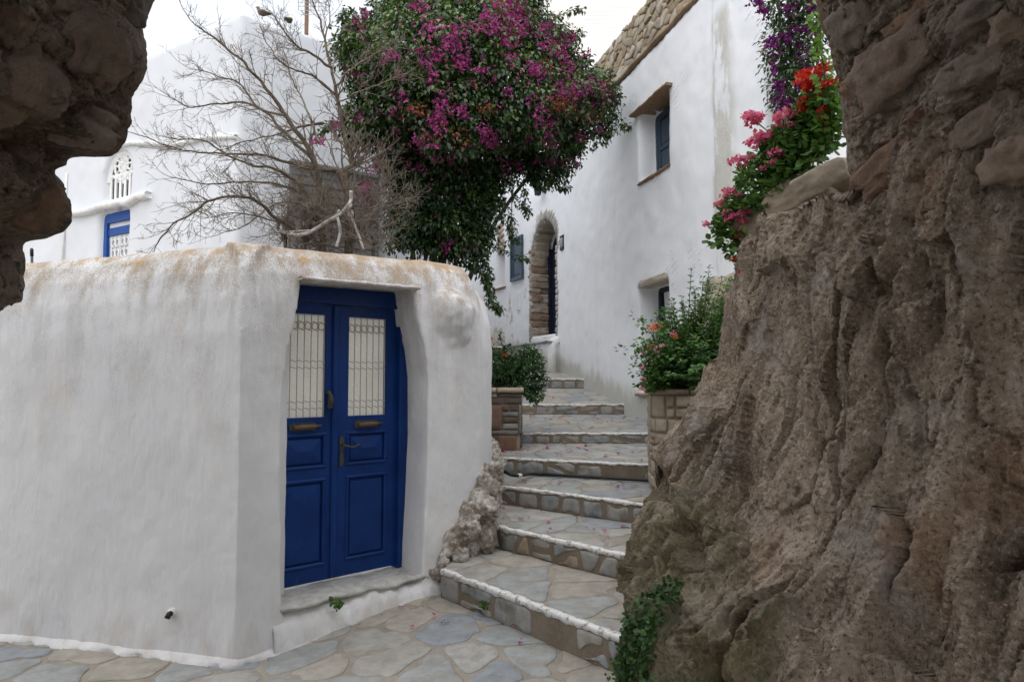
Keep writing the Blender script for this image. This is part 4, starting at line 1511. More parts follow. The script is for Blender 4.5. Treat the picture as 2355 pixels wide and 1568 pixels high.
for poly in cells(pts2, [(0, EAVE + .015), (plen[-1], EAVE + .015), (plen[-1], ZP1), (0, ZP1)], .014):
    stone('rubble_stone', poly, pmap, random.uniform(.004, .040), .05, .008, M['rubble'], par, .016, .002, 2)
# drip course under the parapet
mb = MB()
vs, fs = [], []
for i, s in enumerate(np.linspace(0, plen[-1], 60)):
    e = .045 + .012 * math.sin(s * 9)
    for h, z in ((-.1, EAVE - .005), (e, EAVE - .012), (e + .015, EAVE + .02), (e * .7, EAVE + .05), (-.1, EAVE + .05)):
        vs.append(pmap(s, z, h))
for i in range(59):
    for q in range(5):
        fs.append((i * 5 + q, i * 5 + (q + 1) % 5, i * 5 + 5 + (q + 1) % 5, i * 5 + 5 + q))
mb.add(vs, fs); mb.build('drip_course', M['ledge_stone'], par, True)

def slab(fm_, x0, x1, y0, y1, z0, z1, name, mat, parent, seed=0, slope=0.0, rough=.008):
    """thin rough slab with uneven edge"""
    n = 24
    V, F = [], []
    for i in range(n + 1):
        x = lerp(x0, x1, i / n)
        e = rough * 2 * perlin(np.array([[i * .6, seed, .3]]))[0]
        e2 = rough * perlin(np.array([[i * .7, seed, 5.3]]))[0]
        dz = slope * (i / n)
        for y, z in ((y0, z0), (y1 + e - .008, z0 + e2), (y1 + e, (z0 + z1) / 2), (y1 + e - .01, z1 + e2), (y0, z1)):
            V.append(fm_ @ Vector((x, y, z + dz)))
    for i in range(n):
        for q in range(5):
            F.append((i * 5 + q, i * 5 + (q + 1) % 5, i * 5 + 5 + (q + 1) % 5, i * 5 + 5 + q))
    F += [tuple(range(5)), tuple(n * 5 + q for q in range(4, -1, -1))]
    return link(name, mesh(name, V, F), M[mat], parent, True)
def shutter_leaf(fm_, x0, x1, y, z0, z1, name, mat, parent, panels=2, th=.035):
    mb = MB(fm_)
    s = min(.07, (x1 - x0) * .16)
    mb.box(x0, x0 + s, y - th, y, z0, z1); mb.box(x1 - s, x1, y - th, y, z0, z1)
    hs = (z1 - z0) / panels
    for k in range(panels + 1):
        zc = z0 + k * hs
        mb.box(x0 + s, x1 - s, y - th, y - .002, max(z0, zc - s / 2), min(z1, zc + s / 2))
    leaf = mb.build(name, M[mat], parent)
    for k in range(panels):
        mb = MB(fm_)
        mb.bevbox(x0 + s + .002, x1 - s - .002, y - th, y - .008, z0 + k * hs + s / 2 + .002, z0 + (k + 1) * hs - s / 2 - .002, .02)
        mb.build('panel', M[mat], leaf)
    return leaf
# upper window
uw = MB(FU); uw.box(-.02, .05, -.31, -.24, ZU0, ZU1); uw.box(WU - .05, WU + .02, -.31, -.24, ZU0, ZU1); uw.box(.05, WU - .05, -.31, -.24, ZU1 - .06, ZU1 + .01); uw.box(.05, WU - .05, -.31, -.24, ZU0 - .01, ZU0 + .05)
uwo = uw.build('window', M['slateblue'], rh)
shutter_leaf(FU, .05, WU / 2, -.25, ZU0 + .05, ZU1 - .06, 'shutter', 'slateblue', uwo, 2)
shutter_leaf(FU, WU / 2 + .005, WU - .05, -.25, ZU0 + .05, ZU1 - .06, 'shutter', 'slateblue', uwo, 2)
slab(FU, -.11, WU + .10, -.30, .10, ZU1 - .004, ZU1 + .030, 'lintel_slab', 'ledge_stone', rh, 1)
slab(FU, -.04, WU + .02, -.26, .035, ZU0 - .022, ZU0 + .004, 'window_ledge', 'ledge_stone', rh, 2)
# low window
lw = MB(FLo); lw.box(-.02, .06, -.36, -.28, ZL0, ZL1); lw.box(WLo - .06, WLo + .02, -.36, -.28, ZL0, ZL1); lw.box(.06, WLo - .06, -.36, -.28, ZL1 - .07, ZL1 + .01)
lw.box(WLo * .5 - .02, WLo * .5 + .02, -.355, -.29, ZL0, ZL1 - .07)
lwo = lw.build('window', M['navy'], rh)
mb = MB(FLo); mb.box(-.02, WLo + .02, -.38, -.345, ZL0, ZL1 + .02); mb.build('pane', M['dark'], lwo)  # plate coloured dark as the shade inside the window
W_, F_ = lump_data((0, 0, 0), np.eye(3), (WLo * .5 + .07, .12, .062), 31, 4, .14, .6)
lump_w = [tuple(FLo @ Vector((v[0] + WLo * .5, v[1] - .06, v[2] + ZL1 + .02))) for v in W_]
link('lintel_stone', np_mesh('lintel_stone', np.array(lump_w), np.array(F_)), M['jamb_stone'], rh, True)
slab(FLo, -.15, WLo + .05, -.30, .06, ZL0 - .03, ZL0 + .006, 'window_ledge', 'ledge_stone', rh, 4)
# arched doorway: stones of the far jamb, thin voussoirs, dark door
dw = MB(FA)
dw.prism(archpoly(.03, WA - .03, ZA0, ZA1 - .10, 16), -.50, -.42)
door = dw.build('arched_door', M['navy'], rh)
for k in range(3):
    mb = MB(FA); x0 = .10 + k * (WA - .2) / 3
    for z0_, z1_ in ((ZA0 + .12, ZA0 + .75), (ZA0 + .85, ZA0 + 1.35)):
        mb.bevbox(x0 + .03, x0 + (WA - .2) / 3 - .03, -.43, -.405, z0_, z1_, .02)
    mb.build('panel', M['navy'], door)
mb = MB(FA); mb.tube([(WA * .62, -.41, ZA0 + 1.02), (WA * .62, -.35, ZA0 + 1.04), (WA * .52, -.35, ZA0 + 1.03)], .012, 6); mb.build('handle', M['alu'], door)
mb = MB(FA); mb.box(WA - .10, WA - .03, -.42, -.36, ZA0, ZA0 + 1.75); mb.build('door_frame', M['navy'], door)
z, k = ZA0 - .02, 0
rad = WA / 2
zcA = ZA1 - rad * 1.15
while z < zcA + .1:
    h = random.uniform(.07, .22)
    for part in range(2 if random.random() < .45 else 1):
        two = random.random() < .5
        y0, y1 = (-.38, .02)
        pr = random.uniform(.0, .045)
        W_, F_ = lump_data((0, 0, 0), np.eye(3), (.05 + pr, .22 if part == 0 else .12, h * .56), 100 + k, 4, .30, .7)
        pos = Vector((WA + .01, -.19 + (0 if part == 0 else .08), z + h / 2))
        link('jamb_stone', np_mesh('jamb_stone', np.array([tuple(FA @ (Vector(v) + pos)) for v in W_]), np.array(F_)), M['jamb_stone'], rh, True)
        k += 1
    z += h
z = ZA0 - .25
while z < zcA + .05:                       # ragged near edge
    h = random.uniform(.06, .15)
    W_, F_ = lump_data((0, 0, 0), np.eye(3), (.035 + random.random() * .035, .035, h * .5), 200 + k, 3, .35, .6)
    for xx in (-.01 + random.uniform(-.02, .02), WA + .02 + random.uniform(-.02, .03)):
        pos = Vector((xx, -.015, z + h / 2))
        link('jamb_stone', np_mesh('jamb_stone', np.array([tuple(FA @ (Vector(v) + pos)) for v in W_]), np.array(F_)), M['voussoir'], rh, True)
    k += 1
    z += h
nv = 46
for i in range(nv):
    a = math.pi * (i + .5) / nv
    ca, sa = math.cos(a), math.sin(a)
    base_ = Vector((rad + rad * ca * 1.0, 0, zcA + (ZA1 - zcA) * sa))
    L_ = random.uniform(.09, .15)
    W_, F_ = lump_data((0, 0, 0), np.eye(3), (L_, .055, .020 + random.random() * .012), 300 + i, 2, .25, .7)
    vv = []
    for v in W_:
        q = Vector((ca * (v[0] + L_ * .75) - sa * v[2], v[1] - .045, sa * (v[0] + L_ * .75) + ca * v[2]))
        vv.append(tuple(FA @ (base_ + q)))
    link('voussoir', np_mesh('voussoir', np.array(vv), np.array(F_)), M['voussoir'], rh, True)
for i in range(12):                        # soffit stones
    a = math.pi * (.06 + .55 * i / 12)
    base_ = Vector((rad - rad * math.cos(math.pi - a) * .97, -.22, zcA + (ZA1 - zcA) * math.sin(a) * .98))
    W_, F_ = lump_data((0, 0, 0), np.eye(3), (.05, .2, .09), 400 + i, 3, .16, .5)
    ca, sa = math.cos(a), math.sin(a)
    vv = [tuple(FA @ (base_ + Vector((ca * v[0] - sa * v[2], v[1], sa * v[0] + ca * v[2])))) for v in W_]
    link('jamb_stone', np_mesh('jamb_stone', np.array(vv), np.array(F_)), M['jamb_stone'], rh, True)
# doorstep
mb = MB(FA); mb.box(-.10, WA + .75, -.3, .26, 1.5, 2.27); mb.build('doorstep', M['house_right'], rh)
slab(FA, -.14, WA + .8, -.2, .30, 2.272, 2.315, 'doorstep_slab', 'riser_stone', rh, 6)
mb = MB(FA); mb.bevbox(.02, WA + .04, -.44, -.02, 2.317, ZA0 + .01, .03); mb.build('threshold', M['white'], rh)
# rain pipe at the foot of the wall
mb = MB(FA)
mb.tube([(-.02, -.1, 2.30), (-.04, .06, 2.31), (-.06, .12, 2.26), (-.07, .14, 2.15), (-.08, .14, 1.70)], [.10, .11, .10, .09, .09], 12)
mb.build('rain_pipe', M['white'], rh, True)
# number plaque
FP, _ = wf(12.13, 12.3)
zp = onwall(1288, 562, wl(12.2), np.array([-.25, 1]))[2]
mb = MB(FP); mb.bevbox(0, .17, -.02, .03, zp - .13, zp + .13, .008); plq = mb.build('number_plaque', M['navy'], rh)
for nm, strokes in (('digit', [[(.135, .07), (.095, .07), (.095, .0), (.135, -.07), (.095, -.07)]]), ('digit', [[(.07, .07), (.03, .07), (.03, .005), (.065, .005), (.03, .005), (.03, -.07), (.07, -.07)]])):
    for st in strokes:
        mb = MB(FP); mb.tube([(x, .033, zp + z_) for x, z_ in st], .008, 5); mb.build(nm, M['white'], plq)
# window with a dark shutter further along
mb = MB(FS); mb.box(-.03, .03, -.05, .055, 3.67, 4.56); mb.box(WS - .03, WS + .03, -.05, .055, 3.67, 4.56); mb.box(.03, WS - .03, -.05, .053, 4.50, 4.56); mb.box(.03, WS - .03, -.05, .053, 3.67, 3.73)
so = mb.build('window', M['slateblue'], rh)
shutter_leaf(FS, .035, WS - .035, .03, 3.735, 4.495, 'shutter', 'slateblue', so, 1)
mb = MB(FS); mb.tube([(WS + .02, .02, 4.6), (WS + .0, .03, 5.2), (WS - .05, .02, 5.8)], .010, 5); mb.build('cable', M['grey_wood'], rh)
mb = MB(FS); mb.bevbox(WS * .3, WS * .3 + .10, -.01, .03, 3.05, 3.42, .01); mb.build('meter_box', M['white'], rh)
# stones over the niche
for k in range(5):
    W_, F_ = lump_data((0, 0, 0), np.eye(3), (.24, .08, .07), 500 + k, 3, .2, .5)
    link('jamb_stone', np_mesh('jamb_stone', np.array([tuple(FN @ (Vector(v) + Vector((WN * .5, -.05, 4.50 + k * .125)))) for v in W_]), np.array(F_)), M['jamb_stone'], rh, True)
slab(FN, -.06, WN + .06, -.2, .05, 3.60, 3.635, 'window_ledge', 'ledge_stone', rh, 9)
# lantern above the arch
lt = empty('wall_lantern', (0, 0, 0)); lp = FA @ Vector((WA * .45, .12, 5.35))
lt.location = lp
tag(lt, 'small dark lantern on the wall above the arched doorway', 'lantern')
mb = MB(FA); mb.tube([(WA * .45, -.02, 5.42), (WA * .45, .10, 5.44), (WA * .45, .13, 5.38)], .014, 6); mb.build('bracket', M['navy'], lt)
mb = MB(FA); x = WA * .45
mb.add([(x - .07, .06, 5.32), (x + .07, .06, 5.32), (x + .07, .20, 5.32), (x - .07, .20, 5.32), (x - .045, .085, 5.10), (x + .045, .085, 5.10), (x + .045, .175, 5.10), (x - .045, .175, 5.10), (x, .13, 5.40)],
       [(4, 5, 6, 7), (0, 1, 5, 4), (1, 2, 6, 5), (2, 3, 7, 6), (3, 0, 4, 7), (0, 8, 1), (1, 8, 2), (2, 8, 3), (3, 8, 0)]); mb.build('lamp_body', M['navy'], lt)
# hook on the upper wall
hk = wf(9.85, 9.95)[0]
mb = MB(hk); mb.tube([(0, -.05, 5.55), (0, .06, 5.56), (0, .08, 5.62), (.02, .08, 5.75)], .022, 6); mb.build('wall_hook', M['slateblue'], rh)

# ------------------------------------------------------------------ taller house behind
tall = empty('tall_house', (3, 16, 0))
tag(tall, 'tall cream wall with faint horizontal lines rising behind the stone parapet', 'house')
x0 = float(P(1253, 40, 16)[0])
mb = MB(); mb.box(x0, 9, 16, 22, -.2, 11); mb.build('wall', M['lined'], tall)
mb = MB(); mb.box(x0 - .06, 9.06, 15.94, 22.06, 11.002, 11.12); mb.build('roof_edge', M['siding'], tall)

# rough plinth of the house corner, seen over the planted bush
pb = MB()
for (px, py, r) in ((1650, 675, .20), (1700, 672, .24), (1640, 720, .22), (1690, 740, .4)):
    c = P(px, py, 6.55); c = c + [.12, .15, 0]
    W_, F_ = lump_data(c, np.eye(3), (r, .25, r), int(px), 3, .16, .7)
    pb.add(W_, F_)
c = P(1680, 900, 6.7); W_, F_ = lump_data(c, np.eye(3), (.6, .3, .9), 5, 3, .1, .4); pb.add(W_, F_)
o = pb.build('work', None)
md = o.modifiers.new('r', 'REMESH'); md.mode = 'VOXEL'; md.voxel_size = .035
me = evaluated(o); bpy.data.objects.remove(o, do_unlink=True)
V, Nn = co_of(me), no_of(me)
set_co(me, V + Nn * (.02 * fbm(V * 9, 4))[:, None])
def m_crumb():
    m = NT('crumbling_plaster')
    a = m.noise(m.pos(), 5, 6, .65); b = m.noise(m.pos(), 50, 4, .7)
    c = m.ramp(a, [(.35, (.24, .20, .14)), (.5, (.33, .30, .25)), (.65, (.45, .43, .40))])
    return m.done(m.mix(m.mr(b, .5, .7), c, (.35, .31, .25)), .9, m.bump(b, .6, .01), .2)
M['crumb'] = m_crumb()
link('plinth', me, M['crumb'], rh, True)

# ================================================================== THE THINGS
# ------------------------------------------------------------------ blue double door
bd = empty('blue_door', (C1[0] + DD[0] * .78, C1[1] + DD[1] * .78, .27))
tag(bd, 'deep blue wooden double door with two grilled frosted panes, set in the white wall', 'door')
FD = frame((C1[0] - DN[0] * D_IN, C1[1] - DN[1] * D_IN, 0), DD, DN)
TC = .7586
ZB, ZT = .285, 2.25
mb = MB(FD)
mb.box(.19, .262, -.09, .03, .2, ZT); mb.box(1.255, 1.36, -.09, .03, .2, ZT); mb.box(.262, 1.255, -.09, .03, 2.125, ZT)
mb.box(.262, 1.255, .03, .04, 2.125, 2.15); mb.box(1.250, 1.268, .0, .045, .27, 2.125)
mb.build('door_frame', M['blue'], bd)
def fielded(fm_, x0, x1, z0, z1, parent):
    """raised diamond panel inside a moulding"""
    mb = MB(fm_)
    m = .022
    for a in ((x0, x1, z0, z0 + m), (x0, x1, z1 - m, z1), (x0, x0 + m, z0 + m, z1 - m), (x1 - m, x1, z0 + m, z1 - m)):
        mb.bevbox(a[0], a[1], -.016, .010, a[2], a[3], .007)
    xi0, xi1, zi0, zi1 = x0 + m, x1 - m, z0 + m, z1 - m
    g = .012
    b = .035
    w, h = xi1 - xi0, zi1 - zi0
    xm, zm = (xi0 + xi1) / 2, (zi0 + zi1) / 2
    r = min(w, h) / 2
    if h > w: ra, rb = (xm, zi0 + r * 1.0), (xm, zi1 - r * 1.0)
    else: ra, rb = (xi0 + r, zm), (xi1 - r, zm)
    vs = [(xi0, -.016, zi0), (xi1, -.016, zi0), (xi1, -.016, zi1), (xi0, -.016, zi1),
          (xi0 + g, -.012, zi0 + g), (xi1 - g, -.012, zi0 + g), (xi1 - g, -.012, zi1 - g), (xi0 + g, -.012, zi1 - g),
          (xi0 + g + .004, -.004, zi0 + g + .004), (xi1 - g - .004, -.004, zi0 + g + .004), (xi1 - g - .004, -.004, zi1 - g - .004), (xi0 + g + .004, -.004, zi1 - g - .004),
          (ra[0], .012, ra[1]), (rb[0], .012, rb[1])]
    fs = []
    for a in (0, 4):
        for k in range(4):
            fs.append((a + k, a + (k + 1) % 4, a + 4 + (k + 1) % 4, a + 4 + k))
    if h > w: fs += [(8, 9, 12), (9, 10, 13, 12), (10, 11, 13), (11, 8, 12, 13)]
    else: fs += [(8, 9, 13, 12), (9, 10, 13), (10, 11, 12, 13), (11, 8, 12)]
    mb.add(vs, fs)
    return mb.build('raised_panel', M['blue'], parent)
for side_ in (0, 1):
    x0, x1 = (.266, TC - .004) if side_ == 0 else (TC + .004, 1.251)
    g0, g1 = (.385, .685) if side_ == 0 else (.860, 1.163)
    mb = MB(FD)
    t0, t1 = -.045, 0
    mb.box(x0, g0, t0, t1, ZB, 2.12); mb.box(g1, x1, t0, t1, ZB, 2.12)
    for z0, z1 in ((ZB, .395), (.945, 1.035), (1.245, 1.362), (2.050, 2.12)):
        mb.box(g0, g1, t0, t1 - .001, z0, z1)
    for z0, z1 in ((.395, .945), (1.035, 1.245)):
        mb.box(g0, g1, t0, -.025, z0, z1)
    leaf = mb.build('door_leaf', M['blue'], bd)
    fielded(FD, g0 - .012, g1 + .012, .383, .957, leaf)
    fielded(FD, g0 - .012, g1 + .012, 1.023, 1.257, leaf)
    mb = MB(FD); mb.add([(g0 - .005, -.034, 1.355), (g1 + .005, -.034, 1.355), (g1 + .005, -.034, 2.06), (g0 - .005, -.034, 2.06)], [(0, 1, 2, 3)]); mb.build('glass_pane', M['frost'], leaf)
    mb = MB(FD)
    for q in range(7):
        x = lerp(g0 + .004, g1 - .004, q / 6)
        mb.tube([(x, -.014, 1.362), (x, -.014, 2.05)], .0038, 5)
    for z in (1.42, 1.465, 1.69, 1.735, 1.945, 1.995):
        n_ = 30
        mb.tube([(lerp(g0, g1, i / n_), -.011, z + .005 * math.sin(i / n_ * 6 * 2 * math.pi)) for i in range(n_ + 1)], .0030, 4)
    for q in range(6):
        for z in (1.97,):
            x = lerp(g0 + .004, g1 - .004, (q + .5) / 6)
            an = np.linspace(0, 2 * math.pi, 11)
            mb.tube([(x + .020 * math.cos(a), -.012, z + .024 * math.sin(a)) for a in an], .003, 4)
    mb.build('iron_grille', M['iron_white'], leaf)
    # worn pull plate
    xc = (g0 + g1) / 2 - .005
    mb = MB(FD); z = 1.303
    mb.prism([(xc - .095, z - .020), (xc - .07, z - .028), (xc + .08, z - .026), (xc + .105, z), (xc + .08, z + .026), (xc - .07, z + .028), (xc - .10, z + .012)], 0.0, .007)
    ls = mb.build('letter_slot', M['brass'], leaf)
    mb = MB(FD); mb.tube([(xc - .075, .014, z - .003), (xc - .03, .019, z - .002), (xc + .05, .019, z), (xc + .125, .012, z + .004)], [.014, .017, .016, .006], 10)
    mb.build('pull', M['copper'], ls, True)
# meeting strip, knocker, handle
mb = MB(FD); mb.bevbox(TC - .026, TC + .020, -.004, .020, ZB + .01, 2.12, .008); mb.build('meeting_strip', M['blue'], bd)
mb = MB(FD)
zk, xk = 1.475, TC - .055
mb.ball((xk, .016, zk + .05), (.020, .016, .014), 10, 6)
mb.tube([(xk, .020, zk + .05), (xk + .002, .038, zk + .03), (xk + .004, .042, zk), (xk + .004, .036, zk - .035)], [.011, .014, .019, .017], 10)
mb.ball((xk + .004, .032, zk - .042), (.020, .018, .018), 10, 6)
mb.build('door_knocker', M['brass'], bd, True)
mb = MB(FD)
xh, zh = TC + .052, 1.12
mb.prism([(xh - .013, zh - .095), (xh + .013, zh - .095), (xh + .017, zh - .06), (xh + .012, zh), (xh + .017, zh + .07), (xh + .010, zh + .105), (xh - .010, zh + .105), (xh - .017, zh + .07), (xh - .012, zh), (xh - .017, zh - .06)], -.002, .008)
hd = mb.build('handle_plate', M['brass'], bd)
mb = MB(FD); mb.tube([(xh, .006, zh + .045), (xh, .040, zh + .045), (xh + .03, .046, zh + .040), (xh + .07, .044, zh + .030), (xh + .10, .044, zh + .040), (xh + .118, .044, zh + .052)], [.008, .009, .008, .007, .006, .005], 8)
mb.build('lever', M['brass'], hd, True)

zl = (left_j[-1][1] + right_j[0][1]) / 2
slab(frame((C1[0], C1[1], 0), DD, DN), left_j[-1][0] - .015, right_j[0][0] + .035, -.24, .012, zl - .016, zl + .008, 'lintel_edge', 'garden_wall', gw, 12, right_j[0][1] - left_j[-1][1], .006)
# drain spout low in the wall
dr = empty('drain_spout', tuple(onwall(397, 1408, C1, DL)))
tag(dr, 'small dark drain spout low on the white wall', 'drain spout')
dp = onwall(397, 1408, C1, DL)
o3 = np.array([DLN[0], DLN[1], 0])
mb = MB(); mb.tube([dp - o3 * .05, dp + o3 * .014], .028, 12); mb.build('collar', M['white'], dr, True)
mb = MB(); mb.tube([dp - o3 * .02, dp + o3 * .03, dp + o3 * .045 + [0, 0, -.018]], .016, 10); mb.build('spout', M['black_rubber'], dr, True)

# ------------------------------------------------------------------ whitewashed rock at the foot of the wall end
wr = MB()
for px, py, f, r in [(990, 1350, .02, .05), (1000, 1310, .03, .07), (1015, 1290, .05, .09), (1030, 1330, .10, .05), (1040, 1255, .05, .10), (1062, 1225, .06, .11), (1060, 1275, .12, .07), (1082, 1185, .06, .11), (1098, 1150, .05, .11), (1090, 1225, .14, .08), (1108, 1115, .03, .10), (1125, 1170, .12, .09), (1118, 1085, .0, .09), (1135, 1120, .06, .09)]:
    c = onwall(px, py, C1 + DN * (f - .03), DD)
    r *= .74
    wr.ball(c, (r, r, r * 1.25), 12, 8)
    wr.ball((c[0] - .03, c[1] + .03, c[2] - .25), (r * 1.1, r * 1.1, r * 2.4), 10, 7)
for px, py, Y, r in [(1132, 1075, 5.8, .12), (1135, 1055, 6.2, .13), (1132, 1035, 6.6, .13), (1128, 1022, 7.0, .13)]:
    c = P(px, py, Y)
    wr.ball((c[0] - .05, c[1] + .03, c[2] - .05), (r, r, r * 1.2), 12, 8)
    wr.ball((c[0] - .06, c[1] + .06, c[2] - .32), (r * 1.2, r * 1.2, r * 2), 10, 7)
o = wr.build('work', None)
md = o.modifiers.new('r', 'REMESH'); md.mode = 'VOXEL'; md.voxel_size = .013
md = o.modifiers.new('s', 'SMOOTH'); md.factor = .5; md.iterations = 3
me = evaluated(o); bpy.data.objects.remove(o, do_unlink=True)
V, Nn = co_of(me), no_of(me)
set_co(me, V + Nn * (.020 * fbm(V * 5, 3, .5) + .022 * facets(V * [9, 9, 6] + 2, 44)[0] + .006 * facets(V * 26, 45)[0] + .004 * fbm(V * 38, 3) - .005)[:, None])
def m_whiterock():
    m = NT('rock_with_peeling_limewash')
    a = m.noise(m.pos(), 7, 6, .65); b = m.noise(m.pos(), 32, 5, .7); f = m.noise(m.pos(), 110, 3, .7)
    k = m.math('ADD', m.math('MULTIPLY', a, .55), m.math('MULTIPLY', b, .45))
    c = m.ramp(k, [(.40, (.17, .14, .11)), (.48, (.31, .27, .225)), (.55, (.52, .49, .45)), (.64, (.68, .67, .64))])
    c = m.mix(m.math('MULTIPLY', m.mr(f, .55, .68), .5), c, (.22, .19, .16))
    return m.done(c, .9, m.bump(b, .7, .012), .2)
M['whiterock'] = m_whiterock()
wro = link('limewashed_rock', me, M['whiterock'], None, True)
tag(wro, 'rough rock patched with whitewash between wall end and stairs', 'rock')

# ------------------------------------------------------------------ black hose across the stairs
hs = empty('garden_hose', tuple(P(1300, 1105, 6.3)))
tag(hs, 'thin black hose lying across a step of the stairs', 'hose')
hp = [P(1100, 1010, 6.5), P(1118, 1036, 6.35), P(1140, 1066, 6.28), P(1160, 1083, 6.25), P(1185, 1093, 6.22)]
nd = nrm(N[3][1] - N[3][0]); nout = np.array([nd[1], -nd[0]]); nout = nout if nout[1] < 0 else -nout
for px in (1230, 1280, 1330, 1380, 1430, 1480, 1520):
    w_ = onwall(px, 1100, N[3][0] + nout * .085, nd)
    zt_ = .70 + .014
    py_line = lerp(1096, 1114, (px - 1230) / 250)
    p_ = onwall(px, py_line, N[3][0] + nout * .085, nd)
    hp.append(np.array([p_[0], p_[1], max(p_[2], .722)]))
hc = spline(hp, 70)
mb = MB(); mb.tube(hc, .0155, 8); mb.build('hose', M['black_rubber'], hs, True)
for i in (14, 26):
    mb = MB(); mb.tube([hc[i], hc[i + 1]], .0185, 10); mb.build('clip', M['white'], hs, True)

# ------------------------------------------------------------------ planters
def box_planter(name, label, x0, x1, y0, y1, z0, z1, mat, mort, courses):
    pl_ = empty(name, ((x0 + x1) / 2, (y0 + y1) / 2, z0))
    tag(pl_, label, 'planter')
    mb = MB(); mb.box(x0 + .02, x1 - .02, y0 + .02, y1 - .02, z0 - .2, z1 - .03); mb.build('core', M[mort], pl_)
    mb = MB(); mb.box(x0 + .07, x1 - .07, y0 + .07, y1 - .07, z1 - .029, z1 - .010); mb.build('soil', M['soil'], pl_)
    return pl_
PX0, PX1, PY_0, PY_1 = -.42, float(P(1200, 950, 7.35)[0]), 7.35, 8.15
PZ0, PZ1 = .84, 1.535
lp_ = box_planter('stone_planter', 'slab-built stone planter at the left edge of the stairs, green bush inside', PX0, PX1, PY_0, PY_1, PZ0, PZ1, 'slate', 'planter_mortar', None)
tag(lp_, 'brown and grey slab planter at the garden wall end holding a dark bush', 'planter')
front = lambda a, b, h: (a, PY_0 + .02 - h, b)
right = lambda a, b, h: (PX1 - .02 + h, a, b)
def rects(rows, mapf, mat='slate', parent=lp_, name='stone'):
    for x0, x1, z0, z1 in rows:
        j = .006
        poly = [(x0 + random.uniform(0, j), z0 + random.uniform(0, j)), (x1 - random.uniform(0, j), z0 + random.uniform(0, j)), (x1 - random.uniform(0, j), z1 - random.uniform(0, j)), (x0 + random.uniform(0, j), z1 - random.uniform(0, j))]
        poly = [tuple(np.array(p)) for p in poly]
        pp_ = []
        for i in range(4):
            a, b = np.array(poly[i]), np.array(poly[(i + 1) % 4])
            pp_ += [tuple(a), tuple(a + (b - a) * .33), tuple(a + (b - a) * .67)]
        stone(name, pp_, mapf, .02 + random.random() * .012, .02, .007, M[mat], parent, .003, .001, 1)
w = PX1 - PX0
rects([(PX0, PX0 + w * .5, 1.435, 1.478), (PX0 + w * .51, PX1, 1.435, 1.478), (PX0, PX0 + w * .62, 1.365, 1.425), (PX0 + w * .63, PX1, 1.365, 1.425),
       (PX0, PX0 + w * .28, 1.10, 1.355), (PX0 + w * .29, PX0 + w * .60, 1.10, 1.355), (PX0 + w * .61, PX0 + w * .74, 1.29, 1.355), (PX0 + w * .75, PX0 + w * .93, 1.29, 1.355), (PX0 + w * .61, PX0 + w * .93, 1.235, 1.28), (PX0 + w * .61, PX0 + w * .93, 1.17, 1.225), (PX0 + w * .61, PX0 + w * .93, 1.10, 1.16),
       (PX0 + w * .94, PX1, 1.05, 1.355), (PX0, PX0 + w * .93, 1.045, 1.09), (PX0, PX0 + w * .5, .86, 1.035), (PX0 + w * .51, PX0 + w * .9, .86, 1.035)], front)
rects([(PY_0 + .03 + .19 * k, PY_0 + .03 + .19 * k + .18, z0, z1) for k in range(4) for z0, z1 in ((.90, 1.08), (1.09, 1.24), (1.25, 1.355), (1.365, 1.478))], right)
# coping of the planter
for x0, x1 in ((PX0 - .02, (PX0 + PX1) / 2 - .004), ((PX0 + PX1) / 2 + .004, PX1 + .02)):
    slab(Matrix.Translation((0, 0, 0)) @ frame((0, PY_0 + .10, 0), (1, 0), (0, -1)), x0, x1, -.06, .13, 1.482, 1.535, 'coping', 'planter_stone', lp_, int(x0 * 50) % 7)
slab(frame((PX1 - .10, 0, 0), (0, 1), (1, 0)), PY_0 + .17, PY_1, -.06, .12, 1.482, 1.533, 'coping', 'planter_stone', lp_, 3)

# round-cornered planter on the rock
rp = empty('stone_planter', tuple(P(1545, 1070, 5.75)))
tag(rp, 'sandstone tiled planter with rounded corner standing on the rock beside the stairs', 'planter')
pc = P(1560, 980, 6.0)
RX0 = float(P(1500, 980, 5.75)[0]); RYF = 5.50
RZ0, RZ1 = .80, 1.53
Rr = .22
ctr2 = np.array([RX0 + Rr, RYF + Rr])
# outline: left side (back -> front), rounded corner, front to the right
path = [np.array([RX0 + .10, RYF + .85])] + [np.array([RX0 + .03, RYF + .5])] + [ctr2 + Rr * np.array([math.cos(a), math.sin(a)]) for a in np.linspace(math.pi, 1.5 * math.pi, 9)] + [np.array([RX0 + .75, RYF])]
path = np.array(path)
pl2 = np.concatenate([[0], np.cumsum(np.linalg.norm(np.diff(path, axis=0), axis=1))])
def rmap(s, z, h):
    x, y = np.interp(s, pl2, path[:, 0]), np.interp(s, pl2, path[:, 1])
    e = .01
    xa, ya = np.interp(s - e, pl2, path[:, 0]), np.interp(s - e, pl2, path[:, 1])
    xb, yb = np.interp(s + e, pl2, path[:, 0]), np.interp(s + e, pl2, path[:, 1])
    t_ = nrm([xb - xa + 1e-9, yb - ya])
    n_ = np.array([t_[1], -t_[0]])
    if np.dot(n_, np.array([RX0 + .5, RYF + .5]) - np.array([x, y])) > 0: n_ = -n_
    return (x + n_[0] * h, y + n_[1] * h, z)
Sx = np.linspace(0, pl2[-1], 40)
mb = MB()
vs = [rmap(s, z, 0) for z in (RZ0 - .15, RZ1 - .03) for s in Sx] + [(RX0 + .75, RYF + .85, z) for z in (RZ0 - .15, RZ1 - .03)]
fs = [(i, i + 1, 41 + i, 40 + i) for i in range(39)] + [tuple(range(40, 80)) + (81,)]
mb.add(vs, fs); mb.build('core', M['planter_mortar'], rp)
zrow = RZ0 - .06
